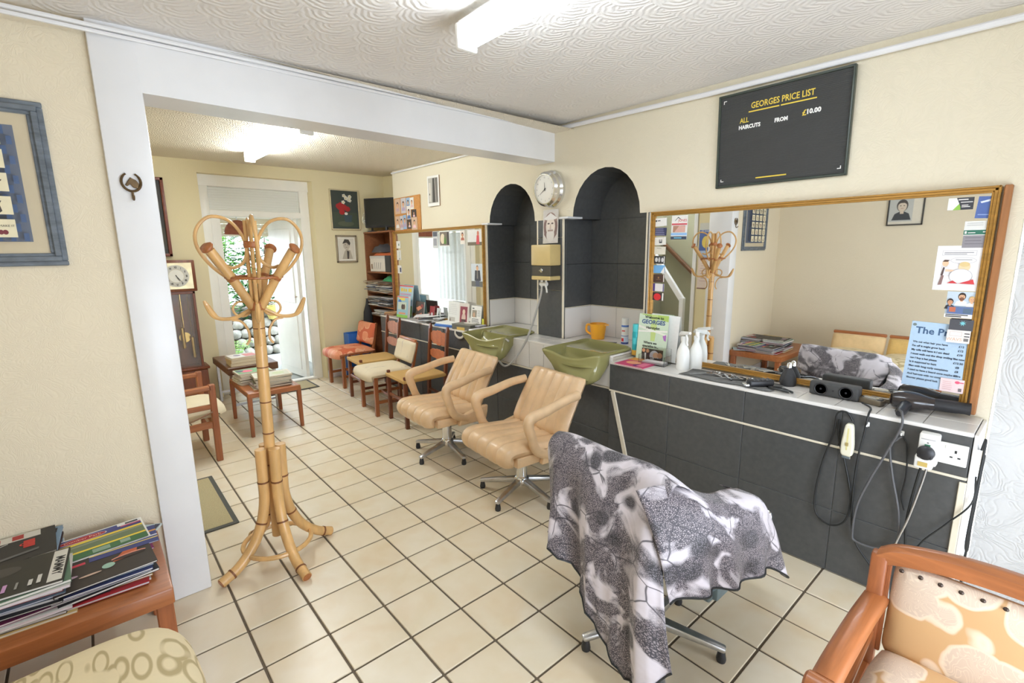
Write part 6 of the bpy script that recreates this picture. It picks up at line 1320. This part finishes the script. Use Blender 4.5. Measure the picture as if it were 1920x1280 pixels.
def papers(x, y, z, n, label, seed, grp, side='', w=.2, h=.29, t=(.003, .009), cols=((196, 186, 172), (170, 160, 150), (222, 216, 206), (96, 88, 84), (150, 120, 96), (206, 206, 210), (120, 126, 140))):
    r = random.Random(seed)
    for i in range(n):
        tt = r.uniform(*t); o = B().box((0, 0, tt/2), (w*r.uniform(.8, 1.05), h*r.uniform(.85, 1.05), tt), bev=.0006).obj('magazine', flat(cols[r.randrange(len(cols))]), None, smooth=0)
        o.location = (x+r.uniform(-.02, .02), y+r.uniform(-.03, .03), z); o.rotation_euler = (r.uniform(-.02, .02), r.uniform(-.03, .03), r.uniform(-.22, .22)); z += tt+.0022
        tag(o, label % ORD[i]+side, 'magazine', grp)
    return z
for y, sd, side in ((3.10, 1, ', mirror side'), (3.42, 2, ', back wall side')):
    papers(2.43, y, 1.042, 14, 'tattered magazine, %s up on the middle bookcase shelf', sd, 'magazines on the middle bookcase shelf', side)
    papers(2.43, y, .872, 13, 'tattered magazine, %s up on the bookcase shelf level with the counter', sd+4, 'magazines on the lower bookcase shelf', side)
papers(2.43, 3.28, .752, 8, 'white paper, %s up in the bookcase just below the counter', 12, 'white papers in the bookcase', cols=((226, 224, 220), (214, 214, 214)))
flatbox('notebook', 'brown notebook lying at the far end of the cluttered counter', 'book', 2.31, 2.84, ZC, (.14, .17, .02), (150, 110, 80), .2)
flatbox('notebook', 'tan notebook on top of the brown one at the far counter end', 'book', 2.315, 2.845, ZC+.021, (.13, .16, .014), (176, 140, 100), .35)
b = B(); b.lathe([(.004, 0), (.07, .0), (.10, .10), (.085, .22), (.035, .32), (.02, .38), (.004, .39)], 18); o = b.obj('black_bag', flat((44, 44, 46), .7), None, smooth=60); o.location = (2.30, 3.50, .56); o.scale = (.6, .55, 1.0); tag(o, 'black soft bag hanging at the left side of the bookcase', 'bag')
cr = thing('blue_crate', 'blue plastic crate on the floor behind the coral chair', 'crate', (2.14, 3.515, 0))
for (c, d) in (((0, 0, .01), (.26, .15, .02)), ((-.13, 0, .27), (.008, .15, .54)), ((.13, 0, .27), (.008, .15, .54)), ((0, -.075, .27), (.26, .008, .54)), ((0, .075, .27), (.26, .008, .54))): B().box(c, d, bev=.002).obj('side', mat('blue_plastic', s2l((42, 104, 190)), .4, fn=f_mottle(10, .95, 1.04)) if 'blue_plastic' not in MATS else MATS['blue_plastic'], cr)
# magazines on the low table
G2 = 'magazines on the low table'
def lpile(x, y, n, where, w, h, seed, rz, top=None):
    r = random.Random(seed); z = .3795
    for i in range(n):
        t = r.uniform(.006, .014); c = [(206, 196, 176), (176, 160, 140), (222, 214, 200), (190, 176, 180), (150, 150, 130), (214, 206, 190)][r.randrange(6)]
        it = top if (top and i == n-1) else [('r', -w*.4, h*.2, w*.8, h*.2, (196, 190, 186))]
        booklet('magazine', (('faded magazine, %s from the bottom of %s' % (ORD[i], where)) if i < n-1 else 'topmost magazine of %s' % where), 'magazine', w*r.uniform(.95, 1.03), h*r.uniform(.95, 1.03), t, c, it, (x+r.uniform(-.012, .012), y+r.uniform(-.012, .012), z), rz+r.uniform(-.12, .12), edge=(206, 194, 172), group=G2); z += t+.0006
lpile(.80, 2.25, 9, 'the near pile on the low table', .29, .21, 31, -.05, [('r', -.13, -.09, .26, .18, (206, 206, 186)), ('e', .05, .0, .05, .05, (190, 200, 160))])
lpile(.72, 2.50, 10, 'the tall far pile on the low table', .28, .21, 33, .06, [('r', -.13, -.09, .26, .18, (110, 160, 100)), ('e', -.05, .0, .05, .05, (226, 96, 120)), ('e', -.10, .03, .03, .04, (70, 74, 90))])
for i in range(3): booklet('magazine', ('pale magazine with a red picture on the brown bench', 'tan book lying under the pale magazine on the brown bench', 'thick cream book lowest on the brown bench')[2-i], 'magazine', .26, .2, (.03, .03, .02)[i], ((214, 196, 160), (206, 180, 140), (226, 222, 216))[i], [('r', .0, -.08, .1, .14, (214, 120, 110)), ('e', -.05, .02, .03, .04, (150, 140, 160))] if i == 2 else None, (.74, 2.92, .4705+.031*i), .05*i, edge=(214, 200, 170), group='books on the brown bench')
# ------------------------------------------------------------------ mats
def doormat(label, x, y, w, h, rz, c):
    r = thing('door_mat', label, 'mat', (x, y, .0006), rz)
    B().box((0, 0, .004), (w, h, .008), bev=.003).obj('border', flat((78, 78, 72), .8), r); B().box((0, 0, .0065), (w-.05, h-.05, .008), bev=.003).obj('pile', mat('mat_pile', s2l(c), .95, fn=f_mottle(200, .8, 1.15, (300, .5, .004))) if 'mat_pile' not in MATS else MATS['mat_pile'], r)
doormat('beige doormat with a dark border behind the white column', -.09, 1.09, .52, .79, 0, (176, 162, 124))
doormat('pale doormat with a dark border at the open door', 1.28, 3.48, .56, .40, 0, (206, 200, 180))
# ------------------------------------------------------------------ seen only in the mirrors: portrait, calendars, stair rail
framed('man_portrait', 'framed portrait photo of a man with swept back hair on the left wall', 0, 0, .30, .38, .012, flat((50, 46, 42)), (216, 208, 190), [('r', -.06, -.15, .20, .32, (186, 186, 180))]+face_items(.03, .0, .085, (70, 62, 56), (206, 190, 170), (60, 62, 66)), LW, (-1.348, -1.02, 1.905))
sheet('calendar', 'blue and yellow calendar poster on the wall by the stairs', 'calendar', .17, .40, (72, 96, 160), [('r', -.085, .12, .17, .08, (206, 206, 200)), ('t', 'August 23', 0, .10, .03, {}, (236, 236, 240)), ('e', .0, -.02, .05, .07, (222, 196, 96)), ('r', -.085, -.2, .17, .08, (170, 190, 220))], LW, (-.4485, .655, 1.60), 0)
sheet('calendar', 'pale pink calendar sheet hanging under the blue poster by the stairs', 'calendar', .17, .36, (222, 206, 196), lines(-.07, .12, .14, 8, .03, (190, 160, 160), .006)+[('r', -.085, -.18, .17, .012, (130, 90, 80))], LW, (-.4485, .655, 1.21), 0)
hr = thing('stair_handrail', 'dark wooden handrail climbing the grey stair wall', 'handrail'); hr.location = (0, 0, 0)
B().bar((-1.20, 1.70, 1.60), (-1.20, .80, .82), .05, .05, bev=.012, seg=2).obj('rail', walnut, hr)
for y, z in ((1.5, 1.40), (1.05, 1.01)): B().bar((-1.24, y, z), (-1.20, y, z), .02, .03, bev=.004).obj('bracket', alu, hr)
bn2 = thing('stair_banister', 'white painted banister and newel at the foot of the stairs', 'banister')
B().bar((-.62, 1.60, 1.62), (-.62, 1.02, .86), .05, .07, bev=.006).obj('rail', white_gloss, bn2); B().bar((-.62, 1.02, 0), (-.62, 1.02, .89), .06, .06, bev=.006).obj('newel', white_gloss, bn2)
struct(B().box((-.45, .785, 1.03), (.03, .05, 2.06), bev=.004).obj('trim_3', white_gloss, None)); struct(B().box((-.45, 1.21, 2.08), (.03, .9, .05), bev=.004).obj('trim_4', white_gloss, None))
# ------------------------------------------------------------------ porch and garden
struct(B().box((1.3, 4.35, 1.98), (1.7, 1.15, .04)).obj('ceiling_porch', white_door, None, smooth=0))
pf = struct(B().box((1.3, 4.92, 1.94), (1.9, .04, .10), bev=.004).obj('trim_5', cream_trim, None))
for k in range(3): B().box((1.3, 4.88, 1.86-.052*k), (1.8, .018, .05), bev=.003).obj('board', cream_trim, pf)
struct(B().box((1.97, 4.35, 1.0), (.06, 1.2, 2.0)).obj('wall_porch_right', white_door, None, smooth=0))
b = B(); b.box((.62, 4.35, .35), (.06, 1.2, .7)); b.box((.62, 4.35, 1.9), (.06, 1.2, .16)); struct(b.obj('wall_porch_left', white_door, None, smooth=0))
pwn = struct(B().box((.62, 4.35, .715), (.10, 1.2, .03), bev=.004).obj('window_2', white_door, None))
for y in (3.86, 4.30, 4.75, 4.92): B().box((.62, y, 1.27), (.05, .05, 1.1), bev=.004).obj('mullion', white_door, pwn)
for z in (1.05, 1.5): B().box((.62, 4.35, z), (.045, 1.1, .035), bev=.003).obj('glazing_bar', white_door, pwn)
struct(B().box((-.15, 5.2, 1.3), (.1, 2.9, 2.7)).obj('wall_sky_block', flat((176, 172, 158)), None, smooth=0))  # unseen wall added outside the porch window to block the bright sky
net = mat('net_curtain', s2l((196, 196, 190)), .8, alpha=.9, fn=f_mottle(30, .95, 1.04))
b = B(); b.grid([[(.655+.008*math.sin(i*.9), 3.88+1.0*i/60, z) for i in range(61)] for z in (.74, 1.8)]); b.obj('net_curtain', net, pwn, smooth=60)
lp = thing('half_round_hood', 'brown half round hood seen through the top of the open door', 'hood', (1.12, 4.35, 1.735), .2)
T = Matrix.Rotation(PI/2, 4, 'X'); b = B(); b.prism([(-.15, 0), (.15, 0)]+[(.15*math.cos(a), .17*math.sin(a)) for a in [PI*i/14 for i in range(1, 14)]], .05, T); b.obj('hood_panel', mat('terracotta_brown', s2l((150, 84, 58)), .7, fn=f_mottle(24, .8, 1.15)), lp, mods=[('BEVEL', dict(width=.012, segments=2))])
B().tube([(0, -.02, .165), (0, -.02, .225)], .006, 6).obj('hanger', alu, lp)
struct(B().box((1.8, 7.0, -.06), (6.5, 6.3, .10)).obj('floor_garden_path', mat('grey_paving', s2l((150, 152, 146)), .8, fn=f_mottle(5, .85, 1.1)), None, smooth=0))
stone_m = mat('garden_stone', s2l((150, 148, 138)), .8, fn=f_mottle(8, .65, 1.25, (20, .4, .02)))
rr = random.Random(4)
def stone(x, y, z, sx, sy, sz, seed, label):
    r = random.Random(seed); b = B(); b.lathe([(.25, -.5), (.8, -.35), (1.0, 0), (.8, .35), (.3, .5)], 9)
    for v in b.bm.verts: v.co.x *= sx*r.uniform(.8, 1.15); v.co.y *= sy*r.uniform(.8, 1.15); v.co.z *= sz
    o = b.obj('garden_stone', stone_m, None, smooth=50); o.location = (x, y, z); o.rotation_euler = (0, 0, r.uniform(0, 6)); return tag(o, label, 'stone', 'stones of the low garden wall')
n = 0
for row in range(4):
    for i in range(8): stone(1.28+.13*i+.05*(row % 2), 5.75+.05*row, .06+.135*row, .08, .08, .14, n, 'garden stone, %s along the %s course of the low outdoor wall' % (ORD[i], ('lowest', 'second', 'third', 'top')[row])); n += 1
struct(B().box((.85, 5.8, .30), (.55, .3, .60), bev=.02).obj('wall_garden', white_door, None)); struct(B().box((1.8, 7.4, .25), (3.4, 3.0, .5)).obj('floor_garden_bed', mat('garden_soil', s2l((92, 80, 62)), .95, fn=f_mottle(12, .7, 1.2)), None, smooth=0))
pt_ = thing('plant_pot', 'yellow glazed plant pot on the stone wall outside the door', 'plant pot', (1.83, 5.83, .52)); B().lathe([(.004, 0), (.08, 0), (.13, .16), (.14, .20), (.125, .20), (.11, .16), (.004, .15)], 22).obj('pot', mat('yellow_glaze', s2l((206, 190, 112)), .3, fn=f_mottle(8, .9, 1.06)), pt_)
def leaves(b, n, c, rad, r, size, droop=.3, wd=.36):
    for i in range(n):
        a = r.uniform(0, 2*PI); u = r.uniform(-1, 1); q = r.random()**.4
        p = Vector((c[0]+rad[0]*q*math.cos(a)*math.sqrt(1-u*u), c[1]+rad[1]*q*math.sin(a)*math.sqrt(1-u*u), c[2]+rad[2]*q*u))
        d = Vector((math.cos(a)+r.uniform(-.6, .6), math.sin(a)+r.uniform(-.6, .6), r.uniform(-droop, .5))).normalized(); s = d.cross(Vector((0, 0, 1))).normalized(); l = size*r.uniform(.7, 1.3); w = l*wd
        t = s.cross(d)
        b.face([p, p+d*l*.45+s*w*.5, p+d*l-t*l*.08, p+d*l*.45-s*w*.5])
LM = [leaf_m, mat('leaf_dark', s2l((58, 104, 52)), .45, fn=f_mottle(6, .6, 1.5)), mat('leaf_bright', s2l((142, 186, 92)), .5, fn=f_mottle(6, .75, 1.3)), mat('leaf_blue', s2l((92, 140, 96)), .5, fn=f_mottle(6, .65, 1.4))]
for k, (x, y, z0, rad, h, nl, sz, mi, lb) in enumerate((
    (1.02, 6.38, .5, .26, .75, 600, .13, 3, 'bluish broad leaved shrub left of the garden stones'), (1.62, 6.2, .5, .26, .66, 600, .13, 1, 'dark green shrub rising behind the garden stones'),
    (2.25, 6.3, .5, .28, .75, 500, .13, 0, 'mid green shrub at the right behind the plant pot'), (1.05, 7.2, .5, .46, 1.5, 1500, .17, 0, 'tall mid green shrub behind the bluish one'),
    (2.1, 7.3, .5, .50, 1.6, 1600, .17, 1, 'tall dark shrub at the back of the garden'), (3.05, 7.4, .5, .40, 1.5, 900, .16, 3, 'bluish shrub at the right back of the garden'),
    (1.55, 8.2, .5, .44, 1.7, 1300, .18, 2, 'bright green shrub behind all the others in the garden'))):
    r = random.Random(k); t = thing('garden_shrub', lb, 'shrub', (x, y, z0), 0)
    b = B()
    for i in range(4): b.tube([(0, 0, 0), (rad*.3*math.cos(i*1.6), rad*.3*math.sin(i*1.6), h*.5), (rad*.6*math.cos(i*1.6), rad*.6*math.sin(i*1.6), h)], [.02, .014, .005], 6)
    b.obj('stem', walnut, t); b = B(); leaves(b, nl, (0, 0, h*.55), (rad, rad, h*.62), r, sz); o = b.obj('foliage', LM[mi], t, smooth=0, rec=False); o['kind'] = 'stuff'
fe = thing('garden_fern', 'bright green fern spreading beside the path outside', 'fern', (1.15, 5.28, .0)); b = B()
for i in range(14):
    a = i*.45; r_ = .26+.08*(i % 3); p = smoothpath([(0, 0, .05), (r_*.5*math.cos(a), r_*.5*math.sin(a), .30), (r_*math.cos(a), r_*math.sin(a), .16+.05*(i % 2))], 8)
    for j in range(2, len(p)-1):
        d = (p[j+1]-p[j]).normalized(); s = d.cross(Vector((0, 0, 1))).normalized(); l = .06*(1-j/len(p))+.012
        for q in (-1, 1): b.face([p[j], p[j]+s*q*l*.6+d*.012, p[j]+s*q*l+d*.03, p[j]+s*q*l*.5-d*.004])
o = b.obj('fronds', LM[2], fe, smooth=0, rec=False); o['kind'] = 'stuff'

# ------------------------------------------------------------------ last small things
tag(B().tube([(1.70, 2.775, .012), (1.705, 2.765, .20), (1.712, 2.75, .42)], [.008, .008, .009], 8).obj('walking_stick', alu, None), 'thin silver walking stick leaning on the front of the coral chair', 'walking stick')
for i, (x, y, h_, r_, lb) in enumerate(((2.60, .66, .19, .026, 'clear pump bottle in the left arched niche'), (2.66, .73, .15, .028, 'pale bottle with a lime label beside the pump bottle'))):
    t = thing('lotion_bottle', lb, 'bottle', (x, y, ZL))
    B().lathe([(.004, 0), (r_, 0), (r_, h_*.66), (r_*.5, h_*.78), (r_*.45, h_*.86), (.004, h_*.86)], 20).obj('body', MATS['milky_plastic'], t)
    if i == 0: b = B(); b.lathe([(.006, h_*.85), (.006, h_)], 8); b.bar((0, 0, h_), (-.03, .0, h_-.004), .01, .008); b.obj('pump', white_plastic, t)
    else: b = B(); b.lathe([(r_*.55, h_*.8), (r_*.55, h_)], 14); b.obj('cap', white_plastic, t)
    band(t, r_*1.01, h_*.15, h_*.42, flat((190, 206, 110) if i else (220, 226, 228)))
cm = B(); cm.box((0, 0, .003), (.02, .12, .004), bev=.001)
for k in range(14): cm.box((.017, -.055+.0085*k, .003), (.018, .003, .003))
atl(cm.obj('comb', black_plastic, None, weld=0), 2.52, -.07, ZL, .5); tag(COL.objects[-1], 'small dark comb lying on the ledge below the yellow jug', 'comb')
struct(B().box((-.78, .192, .05), (1.14, .014, .10), bev=.003).obj('baseboard_left', white_gloss, None))
